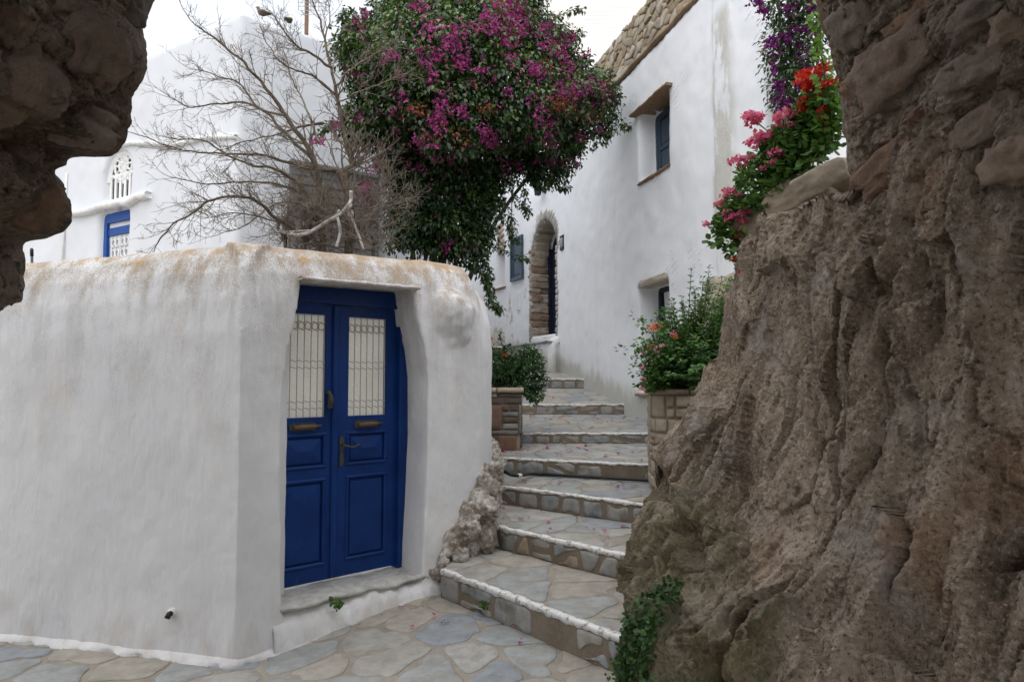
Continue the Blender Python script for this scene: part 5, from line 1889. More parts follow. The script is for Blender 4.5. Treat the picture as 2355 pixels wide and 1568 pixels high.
while zrow < RZ1 - .06:
    hrow = random.uniform(.085, .16)
    if zrow + hrow > RZ1 - .09: hrow = RZ1 - .035 - zrow
    s = 0.0
    while s < pl2[-1] - .03:
        w = min(random.uniform(.07, .19), pl2[-1] - s)
        sub = [(zrow, zrow + hrow)] if random.random() < .65 or hrow < .1 else [(zrow, zrow + hrow * .45), (zrow + hrow * .45, zrow + hrow)]
        for za, zb_ in sub:
            j = .01
            g = .006
            poly = [(s + g + random.random() * j, za + g + random.random() * j), (s + w - g - random.random() * j, za + g + random.random() * j), (s + w - g - random.random() * j, zb_ - g - random.random() * j), (s + g + random.random() * j, zb_ - g - random.random() * j)]
            pp_ = []
            for i in range(4):
                a, b = np.array(poly[i]), np.array(poly[(i + 1) % 4])
                pp_ += [tuple(a), tuple(a + (b - a) * .3), tuple(a + (b - a) * .7)]
            stone('tile', pp_, rmap, .010 + random.random() * .014, .015, .006, M['planter_stone'], rp, .003, .001, 1)
        s += w
    zrow += hrow
# coping slabs follow the curve
for sa, sb in ((.0, .55), (.56, 1.0), (1.01, pl2[-1])):
    ss = np.linspace(sa, sb, 14)
    vs, fs = [], []
    for i, s in enumerate(ss):
        e = .045 + .012 * math.sin(s * 17)
        for h, z in ((-.14, RZ1 - .028), (e - .01, RZ1 - .030), (e, RZ1 - .008), (e - .008, RZ1 + .008), (-.14, RZ1 + .010)):
            vs.append(rmap(s, z, h))
    for i in range(13):
        for q in range(5):
            fs.append((i * 5 + q, i * 5 + (q + 1) % 5, i * 5 + 5 + (q + 1) % 5, i * 5 + 5 + q))
    fs += [tuple(range(5)), tuple(13 * 5 + q for q in range(4, -1, -1))]
    link('coping', mesh('coping', vs, fs), M['planter_stone'], rp, True)
mb = MB(); mb.box(RX0 + .16, RX0 + .74, RYF + .15, RYF + .84, RZ1 - .029, RZ1 - .012); mb.build('soil', M['soil'], rp)

# ------------------------------------------------------------------ slabs edging the flower bed on the rock
for k, (px, py, Y, r, lab) in enumerate([((1745), 500, 3.80, (.17, .12, .10), 'flat pale stone at the low end of the flower bed on the rock'),
                                         ((1815), 445, 3.62, (.16, .12, .10), 'blocky pale stone between two others edging the flower bed on the rock'),
                                         ((1888), 408, 3.40, (.16, .12, .085), 'tilted pale slab at the top of the flower bed beside the vault')]):
    c = P(px, py, Y)
    ax = nrm(np.array([.62, -.55, .32 if k else .5]))
    ay = nrm(np.cross([0, 0, 1], ax)); az = np.cross(ax, ay)
    o = lump('edging_stone', c + [.03, .02, -.03], [ax, ay, az], r, 700 + k, M['planter_stone'], None, sub=4, rough=.10, square=.75)
    tag(o, lab, 'stone', 'stones edging the flower bed on the rock')
o = lump('mossy_stone', P(1690, 785, 4.35) + [.02, 0, -.03], np.eye(3), (.10, .10, .12), 720, M['rock'], None, sub=4, rough=.12, square=.3)
tag(o, 'small mossy boulder on the rock behind the leafy planter bush', 'stone')

# ================================================================== PLANTS, BIRDS, LITTER
def sample_poly(poly, n):
    xs_ = [p[0] for p in poly]; ys_ = [p[1] for p in poly]
    out = []
    while len(out) < n:
        x, y = random.uniform(min(xs_), max(xs_)), random.uniform(min(ys_), max(ys_))
        if pin(x, y, poly): out.append((x, y))
    return out
def edge_dist(x, y, poly):
    d = 1e9
    for i in range(len(poly)):
        a, b = np.array(poly[i]), np.array(poly[(i + 1) % len(poly)])
        t = np.clip(np.dot([x, y] - a, b - a) / np.dot(b - a, b - a), 0, 1)
        d = min(d, np.hypot(*(a + (b - a) * t - [x, y])))
    return d
# ------------------------------------------------------------------ bougainvillea over the lane
CROWN = [(775, 110), (800, 55), (850, 15), (900, -15), (960, -50), (1100, -90), (1220, -50), (1262, 30), (1305, 75), (1345, 125), (1395, 165), (1425, 205), (1405, 245), (1410, 290), (1385, 315), (1335, 345),
         (1322, 385), (1275, 415), (1225, 405), (1185, 385), (1150, 430), (1150, 480), (1125, 530), (1120, 585), (1105, 625), (1060, 600), (1000, 585), (930, 570), (895, 560), (905, 500), (880, 440), (885, 380), (860, 335), (812, 325), (800, 275), (815, 230), (795, 165)]
bg = empty('bougainvillea', (-.9, 8.3, 0))
tag(bg, 'large bougainvillea with magenta bracts arching over the lane beside the white houses', 'bougainvillea')
def bY(x): return np.interp(x, [770, 1000, 1200, 1420], [7.9, 8.1, 8.5, 9.35])
cl = []
for x, y in sample_poly(CROWN, 1250):
    e = edge_dist(x, y, CROWN)
    th = (1.25 if y < 340 else .55) * min(1, (e + 12) / 130)
    f = random.random()
    # mostly on the outside of the mass, some within it
    dy = -th * (1 - .9 * f * f) if random.random() < .72 else th * random.uniform(-.6, 1)
    cl.append((*P(x, y, bY(x) + dy), random.random() * .5 + .18 * float(sstep(420, -20, y))))  # upper clumps take a lighter leaf colour, imitating light from above
cl = np.array(cl)
# hanging trails at the lower right edge and sprigs at the top
TRAILS = [[(1185, 385), (1175, 430), (1195, 470), (1222, 487)], [(1150, 440), (1170, 490), (1180, 530), (1168, 560)], [(1130, 520), (1150, 570), (1195, 590), (1215, 596)], [(1110, 590), (1125, 625), (1120, 655)], [(1260, 405), (1290, 430), (1305, 432)],
          [(1225, 400), (1240, 432)], [(1395, 250), (1420, 265), (1435, 290), (1446, 292)], [(1250, 30), (1290, 35), (1318, 22), (1342, 20)], [(1290, 75), (1320, 82), (1340, 75)], [(1125, 690), (1140, 705), (1150, 712)], [(1120, 640), (1130, 680)], [(1215, 400), (1235, 425), (1265, 432)],
          [(800, 60), (785, 40), (800, 20)], [(1140, 480), (1165, 510), (1190, 560)], [(1100, 620), (1118, 645), (1128, 690)], [(1180, 400), (1205, 440), (1210, 500)], [(815, 320), (780, 300), (745, 290)], [(800, 280), (760, 285), (720, 325)], [(870, 430), (850, 450), (835, 480)]]
B, D, U, L, Wd, RN = [], [], [], [], [], []
def add_leaf(p, d, u, l, w, r):
    B.append(p); D.append(d); U.append(u); L.append(l); Wd.append(w); RN.append(r)
core = np.array([P(x, y, bY(x) + random.uniform(-.3, .6)) for x, y in sample_poly(CROWN, 900) if edge_dist(x, y, CROWN) > 26])
set0 = clumps(core, .20, 34, .12, (.055, .085), (.036, .056), sd=.08)  # inner leaves coloured dark, shade put into their tone
set1 = clumps(cl[:, :3], rng.uniform(.10, .19, len(cl)), 46, cl[:, 3], (.045, .080), (.028, .050), zs=.85)
tr_pts = []
for t in TRAILS:
    c3 = spline([np.append(P(px, py, bY(px) - .05), 0)[:3] for px, py in t], 26)
    tr_pts.append(c3)
    for i, c in enumerate(c3):
        for k in range(4):
            v = rdir(1)[0]
            add_leaf(c + v * random.uniform(.01, .05), v * .7 + [0, 0, -.6], v + [0, -.3, .8], random.uniform(.045, .07), random.uniform(.026, .042), np.clip(random.gauss(.35, .2), 0, 1))
S_ = cat(set0, set1, (B, D, U, L, Wd, RN))
leaves('foliage', *S_[:5], M['bl_leaf'], bg, rnd=S_[5], droop=.12)['kind'] = 'stuff'
mb = MB()
for c3 in tr_pts: mb.tube(c3, .004, 4)
rootp = np.array([-1.0, 8.2, -.1])
for k in range(9):
    tx, ty = [(1000, 420), (1080, 300), (960, 250), (900, 200), (1150, 200), (1250, 180), (1330, 260), (1020, 100), (1200, 80)][k]
    tgt = P(tx, ty, bY(tx) + .1)
    midp = np.array([rootp[0] + (tgt[0] - rootp[0]) * .25, lerp(rootp[1], tgt[1], .4), lerp(rootp[2], tgt[2], .6)])
    mb.tube(spline([rootp + rdir(1)[0] * [.1, .1, 0], midp + rdir(1)[0] * .1, tgt], 14), np.linspace(.05, .012, 14), 7)
mb.build('stem', M['bark'], bg, True)
FL = [(1165, 20, 45, 50, 1.4), (1180, 60, 45, 30, 1.2), (1120, 70, 30, 20, .7), (1050, 75, 30, 20, .7), (985, 65, 25, 20, .7), (960, 20, 30, 15, .6), (820, 50, 18, 14, .7), (1050, 110, 20, 15, .5), (1060, 145, 28, 26, .8), (1030, 100, 26, 18, .6), (1170, 95, 25, 15, .5), (1260, 75, 35, 25, .9), (1285, 105, 34, 30, 1.1), (1310, 85, 18, 16, .7), (1240, 165, 26, 20, .9), (1295, 120, 25, 18, .7), (1340, 205, 55, 28, 1.3), (1390, 225, 26, 26, .9), (1300, 205, 30, 20, .7),
      (1012, 250, 17, 30, 1.0), (1005, 285, 18, 30, 1.1), (1020, 230, 16, 14, .6), (975, 350, 14, 18, .8), (1000, 340, 12, 10, .5), (995, 360, 16, 12, .5), (1125, 320, 26, 22, 1.0), (1145, 340, 26, 14, .9), (1115, 300, 16, 14, .5), (1255, 285, 22, 18, .9), (1265, 305, 20, 14, .6), (1270, 335, 18, 14, .8), (1050, 355, 18, 10, .6), (1070, 365, 10, 8, .4), (915, 175, 12, 10, .5), (895, 138, 20, 10, .6), (825, 172, 22, 8, .6), (925, 218, 12, 12, .5), (905, 215, 10, 8, .4), (775, 290, 14, 14, .8), (740, 325, 12, 8, .6), (718, 325, 10, 8, .5), (830, 270, 10, 8, .5), (905, 260, 12, 9, .5),
      (845, 440, 22, 18, .8), (832, 455, 14, 14, .7), (858, 385, 14, 12, .6), (875, 370, 16, 10, .5), (1025, 570, 14, 14, .8), (1034, 555, 12, 8, .5), (1380, 300, 12, 7, .5), (1220, 230, 16, 12, .5), (1130, 180, 14, 10, .4), (1215, 320, 10, 8, .4), (915, 355, 16, 10, .5), (935, 370, 14, 10, .4), (900, 340, 12, 10, .4), (1170, 130, 16, 10, .4), (1085, 190, 14, 10, .3), (990, 190, 12, 8, .3)]
for k in range(46):          # loose sprays hanging over the whole crown
    x, y = sample_poly(CROWN, 1)[0]
    if y > 430: continue
    FL.append((x, y, random.uniform(9, 20), random.uniform(8, 16), random.uniform(.35, .7)))
B, D, U, L, Wd, RN = [], [], [], [], [], []
def surf_Y(x, y):
    e = edge_dist(x, y, CROWN) if pin(x, y, CROWN) else 0
    th = (1.25 if y < 340 else .55) * min(1, (e + 12) / 130)
    return bY(x) - th - .10
for x, y, rx, ry, dn_ in FL:
    for k in range(int(38 * dn_ * (rx * ry / 500 + .5))):
        px, py = random.gauss(x, rx * .55), random.gauss(y, ry * .55)
        c = P(px, py, surf_Y(px, py) + random.uniform(-.06, .14))
        f = rdir(1)[0] + [0, -.5, -.2]
        tone = np.clip(random.gauss(.5, .22), 0, 1)
        for q in range(3):
            d_ = f * .5 + rdir(1)[0]
            add_leaf(c, d_, rdir(1)[0] + [0, -.4, .5], random.uniform(.028, .042), random.uniform(.022, .032), tone)
for k in range(420):         # scattered bracts
    x, y = sample_poly(CROWN, 1)[0]
    if y > 400 and random.random() < .6: continue
    c = P(x, y, surf_Y(x, y) + random.uniform(-.02, .15))
    for q in range(3):
        add_leaf(c, rdir(1)[0], rdir(1)[0] + [0, -.4, .5], random.uniform(.024, .036), random.uniform(.018, .028), random.random())
leaves('blossoms', B, D, U, L, Wd, M['bl_flower'], bg, rnd=np.array(RN), fold=.3)['kind'] = 'stuff'
B, D, U, L, Wd, RN = [], [], [], [], [], []
for x, y, rx, ry, n_ in [(1290, 235, 34, 22, 170), (1350, 265, 45, 20, 130), (960, 250, 30, 14, 70), (1060, 320, 16, 30, 40), (1120, 250, 20, 14, 60), (1000, 300, 70, 40, 90), (1400, 200, 20, 20, 50), (1260, 150, 20, 14, 40)]:
    for k in range(n_):
        px, py = random.gauss(x, rx * .6), random.gauss(y, ry * .6)
        c = P(px, py, surf_Y(px, py) + random.uniform(-.04, .15))
        add_leaf(c, rdir(1)[0] + [0, 0, -.4], rdir(1)[0] + [0, -.4, .5], random.uniform(.03, .045), random.uniform(.022, .032), random.random())
leaves('withered_blossoms', B, D, U, L, Wd, M['rust_flower'], bg, rnd=np.array(RN), fold=.3)['kind'] = 'stuff'

# ------------------------------------------------------------------ bare tree in the yard
tree = empty('bare_tree', tuple(P(770, 760, 6.6)))
tag(tree, 'leafless grey-brown tree spreading its branches over the garden wall', 'tree')
LIMBS = [  # px, py, depth; base radius, tip radius
    ([(742, 600, 6.6), (738, 500, 6.5), (723, 372, 6.4), (657, 263, 6.3), (609, 197, 6.2), (526, 114, 6.1), (447, 57, 6.0)], .045, .006),
    ([(800, 600, 6.7), (800, 480, 6.7), (794, 399, 6.7), (811, 380, 6.75), (806, 355, 6.75), (792, 306, 6.8), (774, 219, 6.8), (752, 120, 6.85), (735, 50, 6.9), (712, -20, 6.9)], .05, .006),
    ([(800, 470, 6.7), (780, 400, 6.65), (740, 390, 6.5), (660, 372, 6.4), (591, 355, 6.3), (495, 350, 6.2), (416, 346, 6.1), (307, 304, 6.0)], .024, .004),
    ([(745, 520, 6.6), (700, 438, 6.5), (635, 390, 6.4), (560, 372, 6.3), (480, 330, 6.2), (400, 320, 6.1)], .022, .004),
    ([(723, 372, 6.4), (657, 307, 6.5), (591, 245, 6.6), (525, 236, 6.6), (438, 245, 6.6), (385, 219, 6.6)], .02, .004),
    ([(742, 520, 6.6), (700, 460, 6.7), (657, 429, 6.7), (569, 416, 6.7), (482, 425, 6.6), (394, 407, 6.5)], .02, .004),
    ([(735, 560, 6.6), (657, 517, 6.3), (600, 470, 6.0), (569, 455, 5.8), (495, 455, 5.6), (447, 486, 5.5), (394, 521, 5.4), (363, 560, 5.4)], .022, .004),
    ([(745, 285, 6.6), (700, 290, 6.6), (657, 302, 6.6), (569, 324, 6.5), (482, 355, 6.4)], .016, .003),
    ([(762, 156, 6.8), (710, 121, 6.7), (678, 103, 6.6), (644, 57, 6.5), (629, 36, 6.5)], .016, .004),
    ([(774, 219, 6.8), (724, 180, 6.7), (680, 160, 6.6), (630, 130, 6.5), (600, 60, 6.5)], .016, .003),
    ([(794, 399, 6.7), (825, 380, 6.7), (850, 365, 6.7), (880, 350, 6.7)], .014, .004),
    ([(800, 520, 6.7), (850, 470, 6.6), (880, 430, 6.55), (895, 405, 6.5)], .014, .003),
    ([(800, 540, 6.7), (850, 490, 6.5), (900, 470, 6.4), (950, 455, 6.3)], .014, .003),
    ([(745, 88, 6.85), (760, 40, 6.8), (750, -10, 6.8)], .010, .003),
    ([(735, 330, 6.4), (700, 240, 6.5), (668, 170, 6.6), (650, 110, 6.6)], .014, .003),
    ([(657, 263, 6.3), (600, 250, 6.2), (540, 190, 6.1), (490, 170, 6.0), (440, 160, 6.0)], .014, .003),
    ([(660, 600, 6.5), (650, 550, 6.4), (640, 520, 6.4), (655, 500, 6.4)], .018, .010),
    ([(700, 600, 6.6), (702, 560, 6.55), (730, 480, 6.5), (760, 430, 6.5)], .022, .008),
    ([(860, 600, 6.8), (830, 540, 6.8), (810, 470, 6.8)], .022, .008),
    ([(680, 530, 6.4), (610, 500, 6.2), (540, 490, 6.0), (470, 500, 5.9)], .012, .003),
    ([(740, 470, 6.5), (640, 470, 6.3), (560, 520, 6.0), (500, 540, 5.9)], .012, .003),
    ([(770, 200, 6.8), (820, 150, 6.6), (870, 120, 6.5), (910, 110, 6.5)], .012, .003),
    ([(770, 240, 6.8), (830, 210, 6.5), (880, 190, 6.4), (930, 170, 6.3)], .010, .003)]
trunk, twigs = MB(), MB()
rt = random.Random(77)
def vec(): return np.array([rt.gauss(0, 1), rt.gauss(0, 1), rt.gauss(0, 1)])
def twig(p, d, ln, r, depth):
    n_ = 5 if depth > 1 else 4
    pts_ = [p]
    dd_ = nrm(d)
    for k in range(n_):
        dd_ = nrm(dd_ + vec() * .16 + [0, 0, .05])
        pts_.append(pts_[-1] + dd_ * ln / n_)
    twigs.tube(pts_, np.linspace(r, max(.0012, r * .4), n_ + 1), 4 if depth > 1 else 3, False)
    if depth > 0:
        for k in range(rt.choice([2, 3, 3, 4]) if depth > 1 else rt.choice([1, 2, 2, 3])):
            q = rt.uniform(.25, .95)
            i = min(int(q * n_), n_ - 1)
            b = lerp(pts_[i], pts_[i + 1], q * n_ - i)
            side_ = nrm(np.cross(dd_, vec()))
            twig(b, dd_ * .75 + side_ * rt.uniform(.5, .95), ln * rt.uniform(.35, .62), max(.0015, r * .62), depth - 1)
for pts_, r0, r1 in LIMBS:
    ctl = [P(*q) for q in pts_]
    if pts_[0][1] == 600: ctl = [np.array([lerp(ctl[0][0], float(P(770, 600, 6.65)[0]), .6), 6.65, -.05])] + ctl     # rooted in the yard
    W3 = spline(ctl, 8 * len(ctl))
    n_ = len(W3)
    W3 = W3 + np.stack([fbm(W3 * 6 + s_, 2) for s_ in (1, 5, 9)], 1) * .02
    rr = r0 + (r1 - r0) * np.linspace(0, 1, n_) ** .75
    (trunk if r0 > .0155 else twigs).tube(W3, rr, 7 if r0 > .02 else 5)
    for k in range(int(n_ * .58)):
        i = rt.randint(int(n_ * .22), n_ - 2)
        t_ = nrm(W3[min(i + 1, n_ - 1)] - W3[i - 1])
        side_ = nrm(np.cross(t_, vec()))
        f = i / n_
        twig(W3[i], t_ * .8 + side_ * rt.uniform(.45, .9) + [0, -.05, .1], rt.uniform(.16, .42) * (1.1 - .45 * f), max(.003, rr[i] * .38), 2)
    twig(W3[-1], W3[-1] - W3[-3], .25, r1 * .9, 2)
for k in range(300):          # dry tangle round the base
    c = P(rt.uniform(660, 880), rt.uniform(470, 580), rt.uniform(6.3, 6.8))
    twig(c, vec() * [1, .6, .8] + [0, 0, .5], rt.uniform(.18, .45), .0045, 2)
trunk.build('trunk', M['lichbark'], tree, True)
twigs.build('branches', M['twig'], tree, True)
# pale hose tied in the tree
ph = empty('pale_hose', tuple(P(760, 550, 6.3)))
tag(ph, 'bleached hose slung and looped in the base of the bare tree', 'hose')
def z6(x, y): return (x * .1722 + 640) * .98125, (y * .1722 + 350) * .98125
for line, r in (([(80, 1100), (200, 1140), (330, 1165), (470, 1140), (600, 1070), (740, 980), (850, 920), (940, 860), (1000, 790), (1040, 740), (1060, 690), (1060, 620), (1065, 570)], .017),
                ([(905, 830), (870, 900), (885, 960), (905, 1050), (912, 1140), (890, 1230), (862, 1330)], .014),
                ([(1000, 770), (1050, 740), (1060, 770), (1030, 810), (1020, 860), (1050, 915), (1085, 880), (1060, 835), (1075, 930), (1120, 1060), (1170, 1180), (1232, 1360)], .012),
                ([(200, 1125), (350, 1115), (500, 1105)], .010)):
    W3 = spline([P(*z6(*q), 6.32 + .02 * math.sin(i * 2)) for i, q in enumerate(line)], 50)
    mb = MB(); mb.tube(W3, r, 8); mb.build('hose', M['pale_hose'], ph, True)

# ------------------------------------------------------------------ geranium flower heads and leafy plants
def flower_head(c, r, mat, parent, n_=34):
    """ball of small petals on a stalk"""
    v = rdir(n_)
    v[:, 2] = np.abs(v[:, 2]) * .9 - .15
    Bp = np.asarray(c) + v * r * rng.uniform(.45, .95, n_)[:, None]
    B_, D_, U_ = [], [], []
    for p, vv in zip(Bp, v):
        for q in range(3):
            B_.append(p); D_.append(nrm(rdir(1)[0]) + vv * .35); U_.append(vv + rdir(1)[0] * .3)
    m_ = len(B_)
    o = leaves('flower_head', B_, D_, U_, rng.uniform(.30, .48, m_) * max(r, .018), rng.uniform(.26, .40, m_) * max(r, .018), mat, parent, rnd=np.clip(rng.normal(.5, .25, m_), 0, 1), fold=.12)
    return o
# flower bed on the rock
fbed = empty('geranium_bed', tuple(P(1790, 450, 3.6)))
tag(fbed, 'pink and red geraniums growing along the top of the rock beside the vault', 'geranium')
BED = [(1648, 560), (1642, 525), (1690, 450), (1700, 410), (1745, 350), (1800, 300), (1840, 250), (1880, 215), (1930, 205), (1935, 260), (1915, 330), (1885, 365), (1810, 420), (1760, 480), (1722, 505), (1712, 560), (1690, 580)]
def fY(x): return float(np.interp(x, [1640, 1720, 1800, 1930], [3.95, 3.80, 3.62, 3.35]))
B, D, U, L, Wd, RN = [], [], [], [], [], []
for x, y in sample_poly(BED, 330):
    c = P(x, y, fY(x) + random.uniform(-.06, .20))
    for k in range(12):
        v = rdir(1)[0]
        add_leaf(c + v * random.uniform(.02, .055), v + [0, -.2, .1], v * .5 + [0, -.5, .8] + rdir(1)[0] * .5, random.uniform(.024, .046), random.uniform(.024, .046), np.clip(random.gauss(.52, .25), 0, 1))
leaves('foliage', B, D, U, L, Wd, M['ger_leaf'], fbed, 'round', .3, np.array(RN))['kind'] = 'stuff'
mb = MB()
for x, y, r, m_ in [(1736, 280, 25, 'pink'), (1722, 268, 15, 'pink'), (1745, 328, 27, 'pink'), (1762, 318, 18, 'pink'), (1697, 374, 20, 'pink'), (1728, 363, 10, 'pink'), (1785, 355, 18, 'pink'), (1780, 375, 12, 'pink'), (1802, 276, 24, 'pink'), (1815, 262, 14, 'pink'), (1820, 292, 12, 'pink'), (1677, 447, 17, 'pink'), (1698, 452, 9, 'pink'), (1655, 471, 13, 'pink'), (1673, 492, 14, 'pink'), (1684, 505, 16, 'pink'), (1714, 492, 15, 'pink'), (1710, 510, 10, 'pink'), (1625, 517, 10, 'pink'), (1701, 530, 7, 'pink'), (1755, 388, 9, 'pink'),
                     (1859, 188, 27, 'red'), (1870, 200, 20, 'red'), (1848, 175, 16, 'red'), (1896, 158, 19, 'red'), (1891, 175, 13, 'red'), (1907, 197, 18, 'red'), (1890, 215, 14, 'red'), (1852, 236, 17, 'red'), (1845, 255, 12, 'red'), (1892, 258, 14, 'red'), (1893, 275, 10, 'red'), (1898, 302, 9, 'red'), (1880, 300, 6, 'red'), (1684, 598, 8, 'red'), (1701, 626, 6, 'red'), (1695, 545, 6, 'red')]:
    Y = fY(x) - .06
    c = P(x, y, Y)
    flower_head(c, 1.2 * r * Y / PF, M[m_], fbed, 16 + int(r * 1.3))
    # stalk back into the leaves
    bx, by = min(BED, key=lambda q: (q[0] - x) ** 2 + (q[1] - y) ** 2)
    tx, ty = lerp(bx, 1790, .22), lerp(by, 410, .15) + 18
    q = P(tx, ty, fY(tx) + .05)
    mb.tube(spline([q, (c + q) / 2 + [0, 0, .01], c], 7), .0028, 4)
mb.build('stalks', M['stem'], fbed)

# right planter: tall leafy bush with lantana-like shoots
bush = empty('leafy_bush', tuple(P(1590, 885, 5.8)))
tag(bush, 'tall bright green bush growing in the sandstone planter on the rock', 'bush')
B, D, U, L, Wd, RN = [], [], [], [], [], []
mb = MB()
SHOOT = [(1548, 690, 5.75), (1570, 700, 5.9), (1598, 665, 5.9), (1617, 640, 5.85), (1640, 660, 5.7), (1660, 640, 5.8), (1688, 660, 5.8), (1700, 690, 5.7), (1665, 690, 5.9), (1520, 740, 5.6), (1560, 740, 5.6), (1585, 745, 5.55), (1610, 720, 5.6), (1640, 730, 5.55), (1670, 740, 5.5), (1695, 745, 5.5), (1625, 770, 5.45), (1655, 785, 5.4), (1590, 790, 5.4), (1550, 790, 5.45), (1510, 790, 5.5), (1495, 830, 5.5), (1530, 835, 5.4), (1570, 830, 5.35), (1610, 825, 5.35), (1640, 830, 5.3), (1480, 850, 5.55), (1600, 860, 5.3), (1560, 865, 5.35), (1520, 870, 5.4), (1640, 690, 5.6), (1580, 720, 5.75), (1680, 700, 5.6), (1600, 760, 5.8), (1540, 760, 5.8), (1660, 760, 5.8)]
for k in range(165):
    if k < len(SHOOT): x, y, Y = SHOOT[k]
    else:
        x, y, Y = SHOOT[random.randrange(len(SHOOT))]
        x += random.gauss(0, 16); y += random.gauss(10, 22); Y += random.gauss(0, .12)
    tip = P(x, y, Y)
    base_ = P(lerp(x, 1570, .55), 900, lerp(Y, 5.75, .7))
    W3 = spline([base_, lerp(base_, tip, .55) + [random.gauss(0, .02), random.gauss(0, .03), .03], tip], 16)
    mb.tube(W3, np.linspace(.006, .0025, 16), 4)
    for i in range(4, 16):
        f = i / 15
        a0_ = i * 1.6
        t_ = nrm(W3[min(i + 1, 15)] - W3[i - 1])
        for q in range(5):
            a = a0_ + q * 2 * math.pi / 5 + random.gauss(0, .3)
            s_ = np.array([math.cos(a), math.sin(a), 0])
            add_leaf(W3[i] + s_ * .004 + rdir(1)[0] * .012, s_ + t_ * .55 + rdir(1)[0] * .25, t_ + [0, 0, .4], random.uniform(.040, .062) * (1.15 - .45 * f), random.uniform(.018, .028) * (1.15 - .4 * f), np.clip(.25 + .5 * f ** 2 + random.gauss(0, .14), 0, 1))
leaves('foliage', B, D, U, L, Wd, M['bush_leaf'], bush, rnd=np.array(RN), fold=.2, droop=.15)['kind'] = 'stuff'
mb.build('stems', M['stem'], bush)
ger2 = empty('geranium', tuple(P(1500, 890, 5.6)))
tag(ger2, 'small geranium with orange and pink heads spilling over the sandstone planter', 'geranium')
B, D, U, L, Wd, RN = [], [], [], [], [], []
for k in range(120):
    x, y = random.gauss(1508, 22), random.gauss(825, 34)
    if y > 885: y = 880
    c = P(x, y, 5.48 + random.uniform(-.1, .12))
    for q in range(8):
        v = rdir(1)[0]
        add_leaf(c + v * .03, v + [0, -.2, 0], v * .5 + [0, -.4, .8], random.uniform(.025, .045), random.uniform(.02, .035), random.random() * .8)
leaves('foliage', B, D, U, L, Wd, M['ger_leaf'], ger2, 'pointed', .2, np.array(RN))['kind'] = 'stuff'
mb = MB()
for x, y, r, m_ in [(1502, 756, 15, 'orange'), (1512, 750, 12, 'orange'), (1548, 768, 9, 'pink'), (1552, 776, 8, 'orange'), (1515, 803, 14, 'pale_pink'), (1524, 796, 10, 'pale_pink'), (1511, 812, 9, 'pale_pink'), (1478, 812, 7, 'pink'), (1476, 846, 8, 'pink'), (1478, 872, 8, 'pink'), (1477, 895, 9, 'pink'), (1497, 795, 6, 'orange'), (1500, 838, 6, 'orange'), (1488, 806, 5, 'red')]:
    c = P(x, y, 5.40)
    flower_head(c, r * 5.4 / PF, M[m_], ger2, 14)
    q = P(lerp(x, 1515, .5), max(y + 25, 850) if y < 860 else 865, 5.5)
    mb.tube([q, (q + c) / 2 + [0, 0, .01], c], .0025, 4)
mb.build('stalks', M['stem'], ger2)

# left planter: rounded dark bush and a thin rose
lb = empty('planter_bush', (-.05, 7.7, 1.5))
tag(lb, 'rounded dark green bush overflowing the slab planter beside the stairs', 'bush')
LBP = [(1110, 890), (1110, 800), (1135, 805), (1160, 815), (1180, 808), (1205, 800), (1230, 808), (1248, 830), (1256, 860), (1252, 890), (1240, 905), (1222, 912), (1205, 893), (1150, 888)]
B, D, U, L, Wd, RN = [], [], [], [], [], []
for x, y in sample_poly(LBP, 240):
    e = edge_dist(x, y, LBP)
    c = P(x, y, 7.65 - .3 * min(1, e / 40) * random.random() + random.uniform(0, .25))
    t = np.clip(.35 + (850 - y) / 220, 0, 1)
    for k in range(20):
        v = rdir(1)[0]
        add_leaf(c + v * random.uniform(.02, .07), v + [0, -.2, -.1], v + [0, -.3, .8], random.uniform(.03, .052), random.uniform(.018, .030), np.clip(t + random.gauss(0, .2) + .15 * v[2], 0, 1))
for t_ in ([(1205, 895), (1225, 915), (1245, 912)], [(1190, 885), (1215, 905), (1230, 922)]):
    for c in spline([P(x, y, 7.45) for x, y in t_], 14):
        for k in range(6):
            v = rdir(1)[0]
            add_leaf(c + v * .025, v + [0, 0, -.5], v + [0, -.3, .8], random.uniform(.03, .05), random.uniform(.018, .03), random.random() * .6)
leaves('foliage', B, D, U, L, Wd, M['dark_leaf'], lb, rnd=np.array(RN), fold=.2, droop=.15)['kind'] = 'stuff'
mb = MB()
for k in range(14):
    tgt = P(random.uniform(1125, 1235), random.uniform(820, 870), 7.6 + random.uniform(-.1, .2))
    mb.tube([np.array([random.uniform(-.25, .05), 7.7, 1.50]), (tgt + [0, 0, .02]), tgt], [.008, .005, .003], 5)
mb.build('stems', M['stem'], lb)
rs = empty('rose_stem', tuple(P(1150, 895, 7.8)))
tag(rs, 'spindly rose shoot with red blooms rising from the dark planter bush', 'rose')
mb = MB(); W3 = spline([P(1152, 890, 7.85), P(1155, 830, 7.85), P(1160, 805, 7.85), P(1152, 785, 7.8), P(1150, 762, 7.8)], 20)
mb.tube(W3, np.linspace(.009, .004, 20), 5); W4 = spline([P(1160, 805, 7.85), P(1172, 800, 7.85), P(1185, 808, 7.85)], 8); mb.tube(W4, .004, 5)
mb.build('stem', M['bark'], rs)
B, D, U, L, Wd, RN = [], [], [], [], [], []
for c in list(W3[8:]) + list(W4[2:]):
    for k in range(4):
        v = rdir(1)[0]
        add_leaf(c + v * .02, v + [0, 0, -.2], v + [0, -.3, .8], random.uniform(.035, .055), random.uniform(.025, .035), random.random() * .6)
leaves('foliage', B, D, U, L, Wd, M['dark_leaf'], rs, rnd=np.array(RN), fold=.2)['kind'] = 'stuff'
for x, y, r in ((1127, 780, 9), (1162, 820, 9)):
    flower_head(P(x, y, 7.6), r * 7.6 / PF, M['red'], rs, 16)

